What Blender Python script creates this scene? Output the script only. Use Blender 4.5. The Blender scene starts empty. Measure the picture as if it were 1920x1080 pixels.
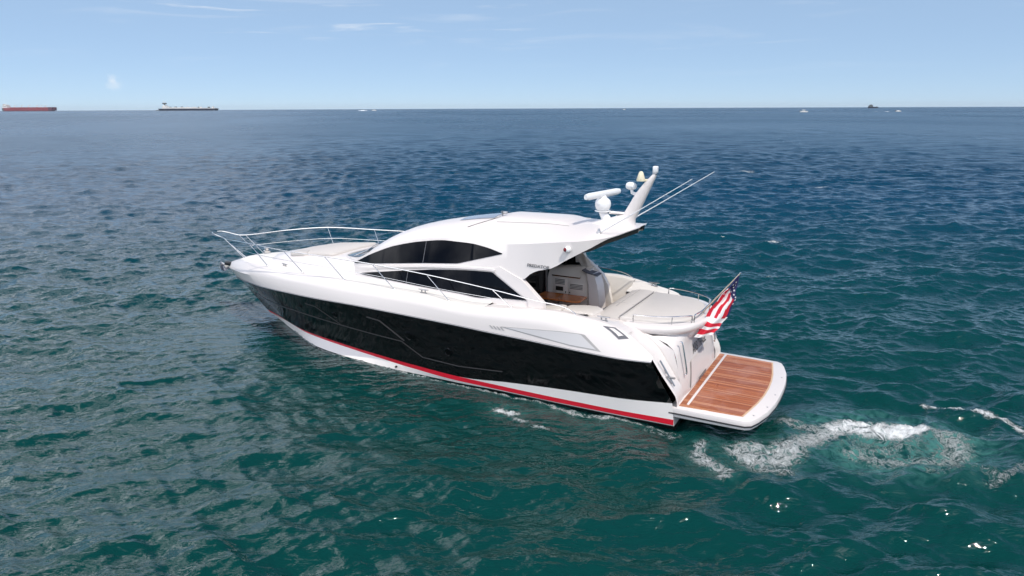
import bpy, bmesh, math, random
import numpy as np
from mathutils import Vector, Matrix
R = math.radians
random.seed(7); rng = np.random.default_rng(11)
sc = bpy.context.scene
COL = sc.collection

# ------------------------------------------------------------------ camera
CAMH, PITCH, ROLL = 7.004, 0.25, -math.atan2(8, 1920)
f_ = Vector((0, math.cos(PITCH), -math.sin(PITCH))); r_ = Vector((1, 0, 0)); u_ = r_.cross(f_)
c_, s_ = math.cos(ROLL), math.sin(ROLL)
rr = r_*c_ + u_*s_; uu = u_*c_ - r_*s_
cam = bpy.data.cameras.new('camera'); cam_o = bpy.data.objects.new('camera', cam); COL.objects.link(cam_o)
cam.sensor_width = 36; cam.lens = 1325.93/1920*36; cam.clip_start = .1; cam.clip_end = 40000
cam_o.matrix_world = Matrix(((rr.x, uu.x, -f_.x, 0), (rr.y, uu.y, -f_.y, 0), (rr.z, uu.z, -f_.z, CAMH), (0, 0, 0, 1)))
sc.camera = cam_o
# ------------------------------------------------------------------ light
SUN_EL = R(57); SUN_AZ = math.atan2(.53, -.85)          # clockwise from +Y
world = bpy.data.worlds.new('World'); sc.world = world; world.use_nodes = True
sun = bpy.data.lights.new('sun', 'SUN'); sun.energy = 2.7; sun.angle = R(.5); sun.color = (1, .945, .86)
sun_o = bpy.data.objects.new('sun', sun); COL.objects.link(sun_o)
sd = Vector((math.sin(SUN_AZ)*math.cos(SUN_EL), math.cos(SUN_AZ)*math.cos(SUN_EL), math.sin(SUN_EL)))
sun_o.rotation_euler = (-sd).to_track_quat('-Z', 'Y').to_euler()
sc.view_settings.view_transform = 'Standard'; sc.view_settings.look = 'None'
sc.view_settings.exposure = 0.22; sc.view_settings.gamma = 1
SKY_STRENGTH = .125

class NT:
    """small node-tree helper"""
    def __init__(s, t): s.t = t; s.n = t.nodes; s.l = t.links
    def new(s, typ, **kw):
        n = s.n.new(typ)
        for k, v in kw.items(): setattr(n, k, v)
        return n
    def put(s, sock, v):
        if hasattr(v, 'is_output') or isinstance(v, bpy.types.NodeSocket): s.l.new(v, sock)
        else: sock.default_value = v
    def m(s, op, a, b=None, c=None, clamp=False):
        n = s.new('ShaderNodeMath', operation=op, use_clamp=clamp)
        s.put(n.inputs[0], a)
        if b is not None: s.put(n.inputs[1], b)
        if c is not None: s.put(n.inputs[2], c)
        return n.outputs[0]
    def mix(s, f, a, b, typ='RGBA'):
        n = s.new('ShaderNodeMix', data_type=typ)
        i = {'RGBA': (0, 6, 7, 2), 'FLOAT': (0, 2, 3, 0)}[typ]
        s.put(n.inputs[i[0]], f); s.put(n.inputs[i[1]], a); s.put(n.inputs[i[2]], b)
        return n.outputs[i[3]]
    def noise(s, vec, scale, detail=3, rough=.5, dist=0, typ='FBM'):
        n = s.new('ShaderNodeTexNoise', noise_type=typ)
        if vec is not None: s.l.new(vec, n.inputs['Vector'])
        n.inputs['Scale'].default_value = scale; n.inputs['Detail'].default_value = detail
        n.inputs['Roughness'].default_value = rough; n.inputs['Distortion'].default_value = dist
        return n.outputs[0]
    def ss(s, v, a, b):
        n = s.new('ShaderNodeMapRange', interpolation_type='SMOOTHSTEP')
        s.put(n.inputs[0], v); n.inputs[1].default_value = a; n.inputs[2].default_value = b
        return n.outputs[0]
    def comb(s, x, y, z=0.0):
        n = s.new('ShaderNodeCombineXYZ')
        for i, v in enumerate((x, y, z)): s.put(n.inputs[i], v)
        return n.outputs[0]

def build_world():
    t = NT(world.node_tree); t.n.clear()
    out = t.new('ShaderNodeOutputWorld'); bg = t.new('ShaderNodeBackground')
    sky = t.new('ShaderNodeTexSky', sky_type='NISHITA', sun_disc=False)
    sky.sun_elevation = SUN_EL; sky.sun_rotation = SUN_AZ; sky.altitude = 0
    sky.air_density = .5; sky.dust_density = 0; sky.ozone_density = 3.0
    g = t.new('ShaderNodeTexCoord').outputs['Generated']
    sp = t.new('ShaderNodeSeparateXYZ'); t.l.new(g, sp.inputs[0])
    az = t.m('ARCTAN2', sp.outputs[0], sp.outputs[1]); el = t.m('ARCSINE', sp.outputs[2])
    # thin cirrus streaks low over the horizon
    v = t.comb(t.m('MULTIPLY', az, 7.0), t.m('MULTIPLY', el, 95.0))
    n1 = t.noise(v, 1.0, 5, .55, .6)
    band = t.m('MULTIPLY', t.ss(el, R(4.6), R(5.6)), t.m('SUBTRACT', 1.0, t.ss(el, R(6.6), R(8.2))))
    band = t.m('MULTIPLY', band, t.m('MULTIPLY', t.ss(az, R(-33), R(-25)), t.m('SUBTRACT', 1.0, t.ss(az, R(-2), R(10)))))
    c1 = t.m('MULTIPLY', t.m('MULTIPLY', t.ss(n1, .56, .78), band), .6)
    v2 = t.comb(t.m('MULTIPLY', az, 5.0), t.m('MULTIPLY', el, 55.0), 3.3)
    n2 = t.noise(v2, 1.0, 5, .6, .8)
    c2 = t.m('MULTIPLY', t.m('MULTIPLY', t.ss(n2, .52, .85), t.ss(el, R(1.5), R(4))), .22)
    # small cumulus puff
    def puff(a0, e0, ra, re, k):
        da = t.m('DIVIDE', t.m('SUBTRACT', az, R(a0)), R(ra)); de = t.m('DIVIDE', t.m('SUBTRACT', el, R(e0)), R(re))
        d = t.m('SQRT', t.m('ADD', t.m('MULTIPLY', da, da), t.m('MULTIPLY', de, de)))
        nn = t.noise(t.comb(t.m('MULTIPLY', az, 90.0), t.m('MULTIPLY', el, 90.0)), 1.0, 4, .6)
        return t.m('MULTIPLY', t.m('SUBTRACT', 1.0, t.ss(t.m('ADD', d, t.m('MULTIPLY', t.m('SUBTRACT', nn, .5), 2.2)), .1, 1.25)), k)
    c3 = t.m('ADD', puff(-28.35, 1.62, .50, .40, .30), puff(-28.45, 2.0, .30, .32, .28))
    # broken high cloud away to the left and overhead of the frame (mirrored in the sea); the part behind the camera is added as fill light
    n4 = t.noise(g, 2.6, 6, .6, .4)
    left = t.m('MULTIPLY', t.m('MAXIMUM', t.m('SUBTRACT', 1.0, t.ss(az, R(-42), R(-8))), t.m('MULTIPLY', .5, t.ss(az, R(100), R(130)))), t.m('MULTIPLY', t.ss(el, R(12), R(20)), t.m('SUBTRACT', 1.0, t.ss(el, R(48), R(66)))))
    c4 = t.m('MULTIPLY', t.m('MULTIPLY', t.ss(n4, .38, .60), left), .85)
    cl = t.m('ADD', t.m('ADD', c1, c2), c3, clamp=True)
    # thin high haze veiling the lower sky
    veil = t.m('MULTIPLY', .72, t.m('SUBTRACT', 1.0, t.ss(el, R(7), R(24))))
    base = t.mix(veil, sky.outputs[0], (2.75, 3.9, 5.35, 1))
    col = t.mix(cl, base, (6.4, 6.6, 6.9, 1))
    col = t.mix(c4, col, (24.5, 24.7, 26.2, 1))
    t.l.new(col, bg.inputs[0]); bg.inputs[1].default_value = SKY_STRENGTH
    t.l.new(bg.outputs[0], out.inputs[0])
build_world()

# ------------------------------------------------------------------ materials
MATS = {}
def mat(name, col=(.8, .8, .8), rough=.4, metal=0, coat=0, spec=.5, fn=None):
    if name in MATS: return MATS[name]
    m = bpy.data.materials.new(name); m.use_nodes = True
    b = m.node_tree.nodes['Principled BSDF']
    b.inputs['Base Color'].default_value = (*col, 1); b.inputs['Roughness'].default_value = rough
    b.inputs['Metallic'].default_value = metal; b.inputs['Coat Weight'].default_value = coat
    b.inputs['Coat Roughness'].default_value = .04; b.inputs['Specular IOR Level'].default_value = spec
    if fn: fn(NT(m.node_tree), b)
    MATS[name] = m
    return m
def vary(c, amt, scale=1.5, rough=None):
    """faint uneven colour and gloss, as weathered gelcoat or cloth has"""
    def fn(t, b):
        o = t.new('ShaderNodeTexCoord').outputs['Object']
        n = t.noise(o, scale, 4, .6)
        lo = tuple(x*(1-amt) for x in c)+(1,); hi = tuple(min(1, x*(1+amt)) for x in c)+(1,)
        t.l.new(t.mix(n, lo, hi), b.inputs['Base Color'])
        if rough:
            t.l.new(t.mix(t.noise(o, scale*4, 4, .6), rough[0], rough[1], 'FLOAT'), b.inputs['Roughness'])
    return fn
WHITE = mat('white_gelcoat', (.715, .665, .64), .3, coat=.2, fn=vary((.715, .665, .64), .035, .8, (.25, .4)))
CREAM = mat('cream_and_sunlit_gelcoat', (.80, .75, .69), .4, coat=.2, fn=vary((.80, .75, .69), .03, 1, (.35, .5)))
DECK = mat('nonskid_deck', (.74, .71, .67), .6, fn=vary((.74, .71, .67), .04, 3, (.5, .7)))
BLACK = mat('black_gloss_paint', (.0015, .0015, .002), .05, coat=.0, spec=.3)
GROOVE = mat('black_satin_moulding', (.016, .016, .018), .35, spec=.3)
RED = mat('red_boot_paint', (.68, .010, .03), .35, fn=vary((.68, .010, .03), .08, 1.5))
BOOTW = mat('white_boot_paint', (.74, .70, .67), .35, fn=vary((.74, .70, .67), .05, 1.5))
ANTIF = mat('dark_antifouling', (.01, .011, .012), .6)
GLASS = mat('black_tinted_glass', (.002, .002, .003), .03, spec=.25)
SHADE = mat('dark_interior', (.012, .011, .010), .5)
STEEL = mat('stainless_steel', (.72, .70, .68), .18, 1)
STEEL2 = mat('satin_steel', (.42, .42, .43), .35, 1)
GREY = mat('grey_vinyl', (.58, .54, .505), .6, fn=vary((.58, .54, .505), .04, 4))
GREYD = mat('dark_grey_trim_shaded_seat', (.12, .12, .135), .6)
PANEL = mat('pale_grey_panel', (.62, .60, .60), .4)
SEAM = mat('seam_dark', (.10, .095, .09), .7)
SEAML = mat('seam_grey', (.40, .38, .37), .7)
LETTER = mat('black_lettering', (.012, .012, .015), .4)
LETG = mat('grey_lettering', (.16, .16, .17), .35, .6)
LENSR = mat('red_lens', (.16, .006, .012), .15)
LENSG = mat('green_lens', (.004, .12, .04), .15)
IVORY = mat('ivory_plastic', (.72, .66, .48), .45)
PLASTIC = mat('white_plastic', (.80, .80, .80), .35)
def teak_fn(scale_x, c1, c2, caulk):
    def fn(t, b):
        o = t.new('ShaderNodeTexCoord').outputs['Object']
        sp = t.new('ShaderNodeSeparateXYZ'); t.l.new(o, sp.inputs[0])
        pl = t.m('MULTIPLY', sp.outputs[1], 1/.062)
        idx = t.m('FLOOR', pl); fr = t.m('FRACT', pl)
        wn = t.new('ShaderNodeTexWhiteNoise', noise_dimensions='1D'); t.l.new(idx, wn.inputs['W'])
        gr = t.noise(t.comb(t.m('MULTIPLY', sp.outputs[0], 3.0), t.m('MULTIPLY', sp.outputs[1], 60.0), idx), 1.0, 4, .65, .3)
        k = t.m('ADD', t.m('MULTIPLY', wn.outputs[0], .55), t.m('MULTIPLY', gr, .55))
        sheen = t.noise(o, 1.6, 3, .6, .5)
        col = t.mix(k, (*c1, 1), (*c2, 1))
        col = t.mix(t.m('MULTIPLY', t.ss(sheen, .45, .62), .35), col, (.50, .26, .20, 1))  # pinkish sky sheen put into the teak colour in random patches
        line = t.m('LESS_THAN', fr, .13)
        wn2 = t.new('ShaderNodeTexWhiteNoise', noise_dimensions='1D'); t.l.new(t.m('ADD', idx, 17.3), wn2.inputs['W'])
        pale = t.m('MULTIPLY', line, t.m('GREATER_THAN', wn2.outputs[0], .6))
        col = t.mix(line, col, (*caulk, 1))
        col = t.mix(pale, col, (.72, .52, .34, 1))
        t.l.new(col, b.inputs['Base Color'])
        t.l.new(t.mix(sheen, .18, .5, 'FLOAT'), b.inputs['Roughness'])
    return fn
TEAK = mat('teak_planking', fn=teak_fn(1, (.23, .056, .016), (.52, .165, .046), (.09, .024, .01)))
TABLE = mat('varnished_teak', (.30, .085, .018), .25, coat=.5, fn=lambda t, b: (
    t.l.new(t.mix(t.noise(t.new('ShaderNodeTexCoord').outputs['Object'], 6, 4, .6, 2.0), (.42, .12, .025, 1), (.62, .20, .05, 1)), b.inputs['Base Color']), None)[1])

# ------------------------------------------------------------------ mesh helpers
class MB:
    def __init__(s): s.v = []; s.f = []
    def add(s, vs, fs):
        k = len(s.v); s.v += [tuple(float(c) for c in p) for p in vs]; s.f += [tuple(i+k for i in f) for f in fs]
        return s
    def loft(s, rows, close=False, caps=False):
        n = len(rows[0]); vs = [p for r in rows for p in r]; fs = []
        for i in range(len(rows)-1):
            for j in range(n if close else n-1):
                a = i*n+j; b = i*n+(j+1) % n; fs.append((a, b, b+n, a+n))
        if caps:
            fs.append(tuple(range(n))[::-1]); fs.append(tuple((len(rows)-1)*n+j for j in range(n)))
        return s.add(vs, fs)
    def tube(s, pts, r, seg=8, closed=False):
        pts = [Vector(p) for p in pts]; rows = []
        rs = r if isinstance(r, (list, tuple)) else [r]*len(pts)
        up = Vector((0, 0, 1))
        for i, p in enumerate(pts):
            d = (pts[min(i+1, len(pts)-1)]-pts[max(i-1, 0)]).normalized()
            a = d.cross(up)
            if a.length < 1e-3: a = d.cross(Vector((1, 0, 0)))
            a.normalize(); b = d.cross(a)
            rows.append([p+(a*math.cos(q)+b*math.sin(q))*rs[i] for q in [2*math.pi*k/seg for k in range(seg)]])
        return s.loft(rows, True, True)
    def lathe(s, prof, c=(0, 0, 0), axis=(0, 0, 1), seg=20):
        q = Vector(axis).normalized().to_track_quat('Z', 'Y'); c = Vector(c); rows = []
        for r, z in prof:
            rows.append([c+q @ Vector((max(r, 1e-4)*math.cos(a), max(r, 1e-4)*math.sin(a), z)) for a in [2*math.pi*k/seg for k in range(seg)]])
        return s.loft(rows, True, True)
    def box(s, c, d, rz=0, bev=0):
        x, y, z = [q/2 for q in d]; ca, sa = math.cos(rz), math.sin(rz)
        b = min(bev, x, y, z)*.999
        def ring(ix, zz):
            out = []
            for sx, sy in ((1, 1), (-1, 1), (-1, -1), (1, -1)):
                if b > 0:
                    for k in range(3):
                        a = math.atan2(sy, sx)-math.pi/4+k*math.pi/4
                        out.append((sx*(x-b)+b*(1-ix)*math.cos(a), sy*(y-b)+b*(1-ix)*math.sin(a), zz))
                else: out.append((sx*x, sy*y, zz))
            return [(c[0]+p[0]*ca-p[1]*sa, c[1]+p[0]*sa+p[1]*ca, c[2]+p[2]) for p in out]
        if b > 0: rows = [ring(.9, -z), ring(.3, -z+b*.3), ring(0, -z+b), ring(0, z-b), ring(.3, z-b*.3), ring(.9, z)]
        else: rows = [ring(0, -z), ring(0, z)]
        return s.loft(rows, True, True)
    def prism(s, poly, levels):
        """horizontal outline at several (z, inset) levels"""
        n = len(poly); P = [Vector((p[0], p[1])) for p in poly]
        area = sum(P[i].x*P[(i+1) % n].y-P[(i+1) % n].x*P[i].y for i in range(n))
        sg = 1 if area > 0 else -1
        nor = []
        for i in range(n):
            d = (P[(i+1) % n]-P[i-1]).normalized(); nor.append(Vector((d.y, -d.x))*sg)
        rows = []
        for z, ins in levels:
            zf = z if callable(z) else (lambda x, y, z=z: z)
            row = []
            for p, q in zip(P, nor):
                w = p-q*ins; row.append((w.x, w.y, zf(w.x, w.y)))
            rows.append(row)
        return s.loft(rows, True, True)
    def mirror(s):
        k = len(s.v); s.v += [(x, -y, z) for x, y, z in s.v]; s.f += [tuple(i+k for i in f)[::-1] for f in s.f]
        return s
    def flip(s):
        s.v = [(x, -y, z) for x, y, z in s.v]; s.f = [f[::-1] for f in s.f]; return s
    def obj(s, name, m, parent=None, smooth=40, loc=(0, 0, 0)):
        me = bpy.data.meshes.new(name); me.from_pydata(s.v, [], s.f)
        ms = m if isinstance(m, (list, tuple)) else [m]
        for q in ms: me.materials.append(q)
        bm = bmesh.new(); bm.from_mesh(me)
        bmesh.ops.remove_doubles(bm, verts=bm.verts, dist=1e-5)
        bmesh.ops.recalc_face_normals(bm, faces=bm.faces)
        bm.to_mesh(me); bm.free()
        if smooth:
            me.polygons.foreach_set('use_smooth', [True]*len(me.polygons))
            me.set_sharp_from_angle(angle=R(smooth))
        o = bpy.data.objects.new(name, me); o.location = loc; COL.objects.link(o)
        if parent: o.parent = parent
        return o
def thing(name, label, cat, loc=(0, 0, 0), rz=0, group=None):
    o = bpy.data.objects.new(name, None); o.empty_display_size = .5; COL.objects.link(o)
    o.location = loc; o.rotation_euler = (0, 0, rz); tag(o, label, cat, group)
    return o
def tag(o, label=None, cat=None, group=None, kind=None):
    if label: o['label'] = label
    if cat: o['category'] = cat
    if group: o['group'] = group
    if kind: o['kind'] = kind
    return o
def pchip(pts):
    p = sorted(pts); x = np.array([q[0] for q in p]); Y = np.array([q[1:] for q in p])
    h = np.diff(x); dl = np.diff(Y, axis=0)/h[:, None]; m = np.zeros_like(Y)
    m[0] = dl[0]; m[-1] = dl[-1]
    for i in range(1, len(x)-1):
        a, b = dl[i-1], dl[i]
        w1, w2 = 2*h[i]+h[i-1], h[i]+2*h[i-1]
        ok = a*b > 0
        m[i] = np.where(ok, (w1+w2)/(w1/np.where(ok, a, 1)+w2/np.where(ok, b, 1)), 0)
    def ev(q):
        q = min(max(q, x[0]), x[-1]); i = min(int(np.searchsorted(x, q, 'right'))-1, len(h)-1); i = max(i, 0)
        t = (q-x[i])/h[i]; t2, t3 = t*t, t**3
        r = (2*t3-3*t2+1)*Y[i]+(t3-2*t2+t)*h[i]*m[i]+(-2*t3+3*t2)*Y[i+1]+(t3-t2)*h[i]*m[i+1]
        return r if len(r) > 1 else float(r[0])
    ev.x0, ev.x1 = x[0], x[-1]
    return ev
def smooth_path(pts, n=6):
    P = [Vector(p) for p in pts]; out = []
    for i in range(len(P)-1):
        a = P[max(i-1, 0)]; b = P[i]; c = P[i+1]; d = P[min(i+2, len(P)-1)]
        for k in range(n):
            t = k/n
            out.append(.5*((2*b)+(-a+c)*t+(2*a-5*b+4*c-d)*t*t+(-a+3*b-3*c+d)*t**3))
    out.append(P[-1]); return out
def text_mesh(name, body, size, m, parent, origin, xdir, ydir, width=None, shear=0, bold=0, spacing=1.0):
    cu = bpy.data.curves.new(name, 'FONT'); cu.body = body; cu.size = size; cu.extrude = .002; cu.shear = shear
    cu.offset = bold; cu.space_character = spacing
    to = bpy.data.objects.new(name, cu); COL.objects.link(to)
    bpy.context.view_layer.update()
    dg = bpy.context.evaluated_depsgraph_get()
    me = bpy.data.meshes.new_from_object(to.evaluated_get(dg)); bpy.data.objects.remove(to)
    X = Vector(xdir).normalized(); Y = Vector(ydir); Y = (Y-X*Y.dot(X)).normalized(); Z = X.cross(Y)
    xs = [v.co.x for v in me.vertices]; k = width/(max(xs)-min(xs)) if width else 1; x0 = min(xs)
    o3 = Vector(origin)
    for v in me.vertices: v.co = o3+X*((v.co.x-x0)*k)+Y*v.co.y+Z*v.co.z
    me.materials.clear(); me.materials.append(m)
    o = bpy.data.objects.new(name, me); COL.objects.link(o); o.parent = parent
    return o

#@SEA
# ------------------------------------------------------------------ the sea
BX, BY, TH = 4.6, 16.347, 2.636                         # where the yacht lies and how it heads
RE = 6.371e6
def poly_dist(px, py, pts):
    d = np.full(px.shape, 1e9, np.float32)
    for (ax, ay), (bx, by) in zip(pts, pts[1:]):
        vx, vy = bx-ax, by-ay
        t = np.clip(((px-ax)*vx+(py-ay)*vy)/(vx*vx+vy*vy), 0, 1)
        d = np.minimum(d, np.hypot(px-ax-t*vx, py-ay-t*vy))
    return d
def build_sea():
    fine = np.radians(np.concatenate([np.linspace(-62, -42, 160)[:-1], np.linspace(-42, 42, 1120), np.linspace(42, 62, 160)[1:]])); coarse = np.radians(np.linspace(62, 298, 140))[1:-1]
    th = np.concatenate([fine, coarse]); nth = len(th)
    rad = [.5, 2, 4, 6, 7.4, 8.2]
    while rad[-1] < 13500:
        r = rad[-1]; rad.append(r+min(max(.036, r*r/7*.00042), r*.022))
    rad = np.array(rad); nr = len(rad)
    dth = np.gradient(th); dr = np.gradient(rad)
    RR, TT = np.meshgrid(rad, th, indexing='ij')
    X = (RR*np.sin(TT)).astype(np.float32).ravel(); Y = (RR*np.cos(TT)).astype(np.float32).ravel()
    SPC = np.maximum(dr[:, None]*np.ones(nth)[None], rad[:, None]*np.abs(dth)[None]).astype(np.float32).ravel()
    RV = RR.astype(np.float32).ravel()
    Z = np.zeros_like(X); DX = np.zeros_like(X); DY = np.zeros_like(X); lost = np.zeros_like(X)
    # wave train: many directional components, wind from ahead
    lam_edges = np.geomspace(.17, 10, 120)
    c, s = math.cos(TH), math.sin(TH)
    # local boat coordinates for the disturbed water
    lx = (X-BX)*c+(Y-BY)*s; ly = -(X-BX)*s+(Y-BY)*c
    nearhull = np.exp(-((np.maximum(np.abs(lx-7)-8, 0)/2.2)**2+(np.maximum(np.abs(ly)-2.2, 0)/1.6)**2))
    lee = np.exp(-((np.maximum(np.abs(lx-5.5)-4.5, 0)/3.0)**2))*np.exp(-((np.maximum(ly-2.0, 0)/5.5)**2))*(ly > -2)
    calm = np.maximum(nearhull, .74*lee)
    for lam in lam_edges:
        lam = lam*rng.uniform(.96, 1.04)
        sl = .040 if lam < .5 else (.0455 if lam < 2.0 else (.030 if lam < 3.6 else .013))  # rms slope of each component
        sl *= rng.uniform(.6, 1.3)
        k = 2*math.pi/lam; a = sl*math.sqrt(2)/k
        spread = .62 if lam < 3 else .45
        d = -math.pi/2+.12+rng.normal()*spread
        kx, ky = k*math.cos(d), k*math.sin(d)
        w = np.clip((lam/SPC-1.5)/1.4, 0, 1)
        idx = np.nonzero(w > 0)[0]
        lost += (1-w*w)*sl*sl
        ww = w[idx]*(1-(.84 if lam > .6 else .6)*calm[idx])
        # slow bending and grouping of the crests
        ph = kx*X[idx]+ky*Y[idx]+rng.uniform(0, 6.28)
        ph += 1.1*np.sin((X[idx]*math.cos(d+1.2)+Y[idx]*math.sin(d+1.2))/(lam*2.6)+rng.uniform(0, 6.28))
        env = .72+.55*np.sin((X[idx]*math.cos(d+.5)+Y[idx]*math.sin(d+.5))/(lam*1.9)+rng.uniform(0, 6.28))
        A = a*ww*env
        Z[idx] += A*np.cos(ph); sn = np.sin(ph)*A*.55
        DX[idx] -= sn*math.cos(d); DY[idx] -= sn*math.sin(d)
    # rings running out from where the boat has turned
    def ring(cx, cy, lam, amp, r0, fall, ph0):
        rr = np.hypot(X-cx, Y-cy); m = (RV < 70)
        w = np.clip((lam/SPC-2.5)/2.5, 0, 1)*m
        Z[:] += amp*w*np.cos(2*math.pi*rr/lam+ph0)*np.exp(-((rr-r0)/fall)**2)
    ring(7.8, 14.0, .95, .035, 3.0, 2.0, .4)
    ring(7.8, 14.0, 1.9, .05, 4.5, 3.2, 1.0)
    for lam in np.geomspace(.42, 2.3, 14):
        cx, cy = 2.0+rng.normal()*1.6, 19.0+rng.normal()*1.2
        dd = np.hypot(X-cx, Y-cy); an = np.arctan2(X-cx, cy-Y)
        m = RV < 45; w = np.clip((lam/SPC-1.5)/1.4, 0, 1)*m
        env = .6+.55*np.sin(an*rng.uniform(3, 7)+dd/(lam*2.2)+rng.uniform(0, 6.28))
        side = 1/(1+np.exp((Y-15.5)/2.0))
        Z += w*env*side*(1-.8*calm)*.072*lam/6.28*1.414*np.cos(2*math.pi*dd/lam+.8*np.sin(an*5+rng.uniform(0, 6))+rng.uniform(0, 6.28))*np.exp(-((dd-9)/6.5)**2)
    # wake crest on the right
    crest = [(9.2, 16.3), (10.1, 15.6), (11.0, 14.9), (11.25, 13.9), (10.6, 13.0), (9.6, 12.3)]
    near = (RV < 30)
    dc = np.where(near, poly_dist(X, Y, crest), 99).astype(np.float32)
    Z += .12*np.exp(-(dc/.38)**2)
    swirl = np.where(near, np.hypot((X-8.3)/1.5, (Y-14.1)/.85), 99)
    Z += .10*np.exp(-swirl**2)*(1+.5*np.sin(X*4.1+1.3*np.sin(Y*3.7))*np.sin(Y*5.3+X))
    # foam coverage and milky aerated water
    foam = np.zeros_like(X); aer = np.zeros_like(X)
    def stroke(pts, w, k, wa=None, ka=0):
        d = np.where(near, poly_dist(X, Y, pts), 99); w = w*1.55
        np.maximum(foam, k*np.exp(-(d/w)**2), out=foam)
        if wa: np.maximum(aer, ka*np.exp(-(d/wa)**2), out=aer)
    stroke([(7.2, 14.6), (7.8, 14.8), (8.5, 14.65), (9.0, 14.4)], .20, .86, .8, .8)
    stroke([(7.7, 14.35), (8.4, 14.2), (8.7, 14.3)], .24, .98, .8, .95)
    stroke([(9.0, 14.4), (9.3, 13.9), (9.25, 13.5), (8.9, 13.2)], .28, .50, .8, .8)
    stroke([(8.9, 13.2), (8.3, 13.05), (7.6, 13.1), (7.1, 13.45)], .20, .44, .7, .8)
    stroke([(8.6, 14.0), (8.0, 13.6), (7.4, 13.6)], .5, .34, .8, .8)
    stroke([(7.3, 14.4), (6.6, 14.15), (6.1, 13.85), (5.6, 13.65), (5.0, 13.55)], .26, .60, .6, .6)
    stroke([(5.9, 13.5), (5.4, 13.2), (4.9, 13.15), (4.7, 13.5), (5.2, 13.8)], .24, .60, .55, .5)
    stroke([(4.75, 13.3), (4.95, 12.85), (5.35, 12.55)], .14, .52)
    stroke([(4.0, 13.75), (3.85, 13.35), (4.05, 12.95), (4.25, 12.6), (4.1, 12.4)], .13, .58, .3, .3)
    stroke([(6.2, 14.9), (6.7, 14.6), (7.1, 14.6)], .16, .5)
    stroke([(8.2, 12.6), (8.8, 12.5), (9.2, 12.3)], .2, .34)
    stroke([(9.9, 15.85), (10.5, 15.35), (11.0, 14.85), (11.2, 14.3)], .07, .72)
    stroke([(11.2, 14.3), (11.1, 13.6), (10.5, 12.9), (9.7, 12.3), (9.0, 11.95)], .10, .38)
    stroke([(-.35, 15.72), (-.15, 15.62), (.05, 15.5)], .10, .74, .35, .4)
    stroke([(.05, 15.2), (.3, 14.95)], .07, .56)
    stroke([(.5, 14.65), (.75, 14.55)], .07, .62)
    stroke([(1.0, 15.78), (1.5, 15.5), (2.0, 15.25), (2.6, 15.0)], .07, .58, .4, .3)
    stroke([(3.0, 14.6), (3.6, 14.3)], .15, .36)
    # thin broken line where the sea laps along the port waterline
    stroke([(BX+c*x-s*y, BY+s*x+c*y) for x, y in ((-.1, 2.12), (3, 2.18), (6, 2.16), (8, 2.1), (9.4, 1.98), (11.1, 1.66), (12.9, .8))], .05, .46)
    # scattered small whitecaps
    for cx, cy, w, k in ((14.1, 37.6, .22, .72), (27.5, 63, .35, .62), (26, 79, .5, .6), (14, 98, .5, .55), (11.0, 29.0, .15, .5)):
        d = np.hypot((X-cx)/2.4, Y-cy); np.maximum(foam, k*np.exp(-(d/w)**2), out=foam)
    Z += (foam*(.07*np.sin(X*9+2*np.sin(Y*7))*np.sin(Y*11+2*np.sin(X*8))+rng.normal(size=len(X))*.012)).astype(np.float32)
    Z -= (RV.astype(np.float64)**2/(2*RE)).astype(np.float32)
    co = np.stack([X+DX, Y+DY, Z], 1).astype(np.float32)
    co = np.vstack([co, [[0, 0, 0]]]).astype(np.float32)
    i = np.arange(nr-1)[:, None]*nth; j = np.arange(nth)[None]; j2 = (j+1) % nth
    q = np.stack([i+j, i+j2, i+nth+j2, i+nth+j], -1).reshape(-1, 4)[:, ::-1]
    ce = nr*nth; tri = np.stack([np.full(nth, ce), np.arange(nth), (np.arange(nth)+1) % nth], 1)[:, ::-1]
    nq, nt = len(q), nth
    me = bpy.data.meshes.new('water'); me.vertices.add(len(co)); me.vertices.foreach_set('co', co.ravel())
    me.loops.add(nq*4+nt*3); me.loops.foreach_set('vertex_index', np.concatenate([q.ravel(), tri.ravel()]).astype(np.int32))
    me.polygons.add(nq+nt)
    me.polygons.foreach_set('loop_start', np.concatenate([np.arange(nq)*4, nq*4+np.arange(nt)*3]).astype(np.int32))
    me.polygons.foreach_set('use_smooth', np.ones(nq+nt, bool))
    me.update(); me.validate()
    if me.polygons[0].normal.z < 0: me.flip_normals()
    def attr(n, a):
        at = me.attributes.new(n, 'FLOAT', 'POINT'); at.data.foreach_set('value', np.append(a, 0).astype(np.float32))
    attr('foam', foam); attr('aer', aer); attr('lost', lost)
    def fn(t, b):
        def at(n):
            a = t.new('ShaderNodeAttribute'); a.attribute_name = n; return a.outputs['Fac']
        g = t.new('ShaderNodeNewGeometry').outputs['Position']
        sp = t.new('ShaderNodeSeparateXYZ'); t.l.new(g, sp.inputs[0])
        big = t.noise(g, .02, 3, .5)
        # green upwelling near; farther off, the sky's blue reflection is put into the colour
        far = t.ss(sp.outputs[1], 10, 60)
        near_c = t.mix(big, (.0006, .030, .026, 1), (.0008, .046, .041, 1))
        far_c = t.mix(big, (.0006, .030, .062, 1), (.0010, .044, .084, 1))
        col = t.mix(far, near_c, far_c)
        rid = t.noise(g, 3.0, 8, .62, .9, 'RIDGED_MULTIFRACTAL') if False else None
        n0 = t.noise(g, 3.4, 8, .66, 1.3); n1 = t.noise(g, 16.0, 6, .7, .5)
        lace = t.m('SUBTRACT', 1.0, t.m('MULTIPLY', t.m('ABSOLUTE', t.m('SUBTRACT', n0, .5)), 5.0))
        lace = t.m('ADD', t.m('MULTIPLY', lace, .55), t.m('MULTIPLY', n1, .75))
        fo = at('foam')
        msk = t.ss(t.m('ADD', t.m('MULTIPLY', fo, .95), t.m('MULTIPLY', lace, 1.0)), 1.06, 1.62)
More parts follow.
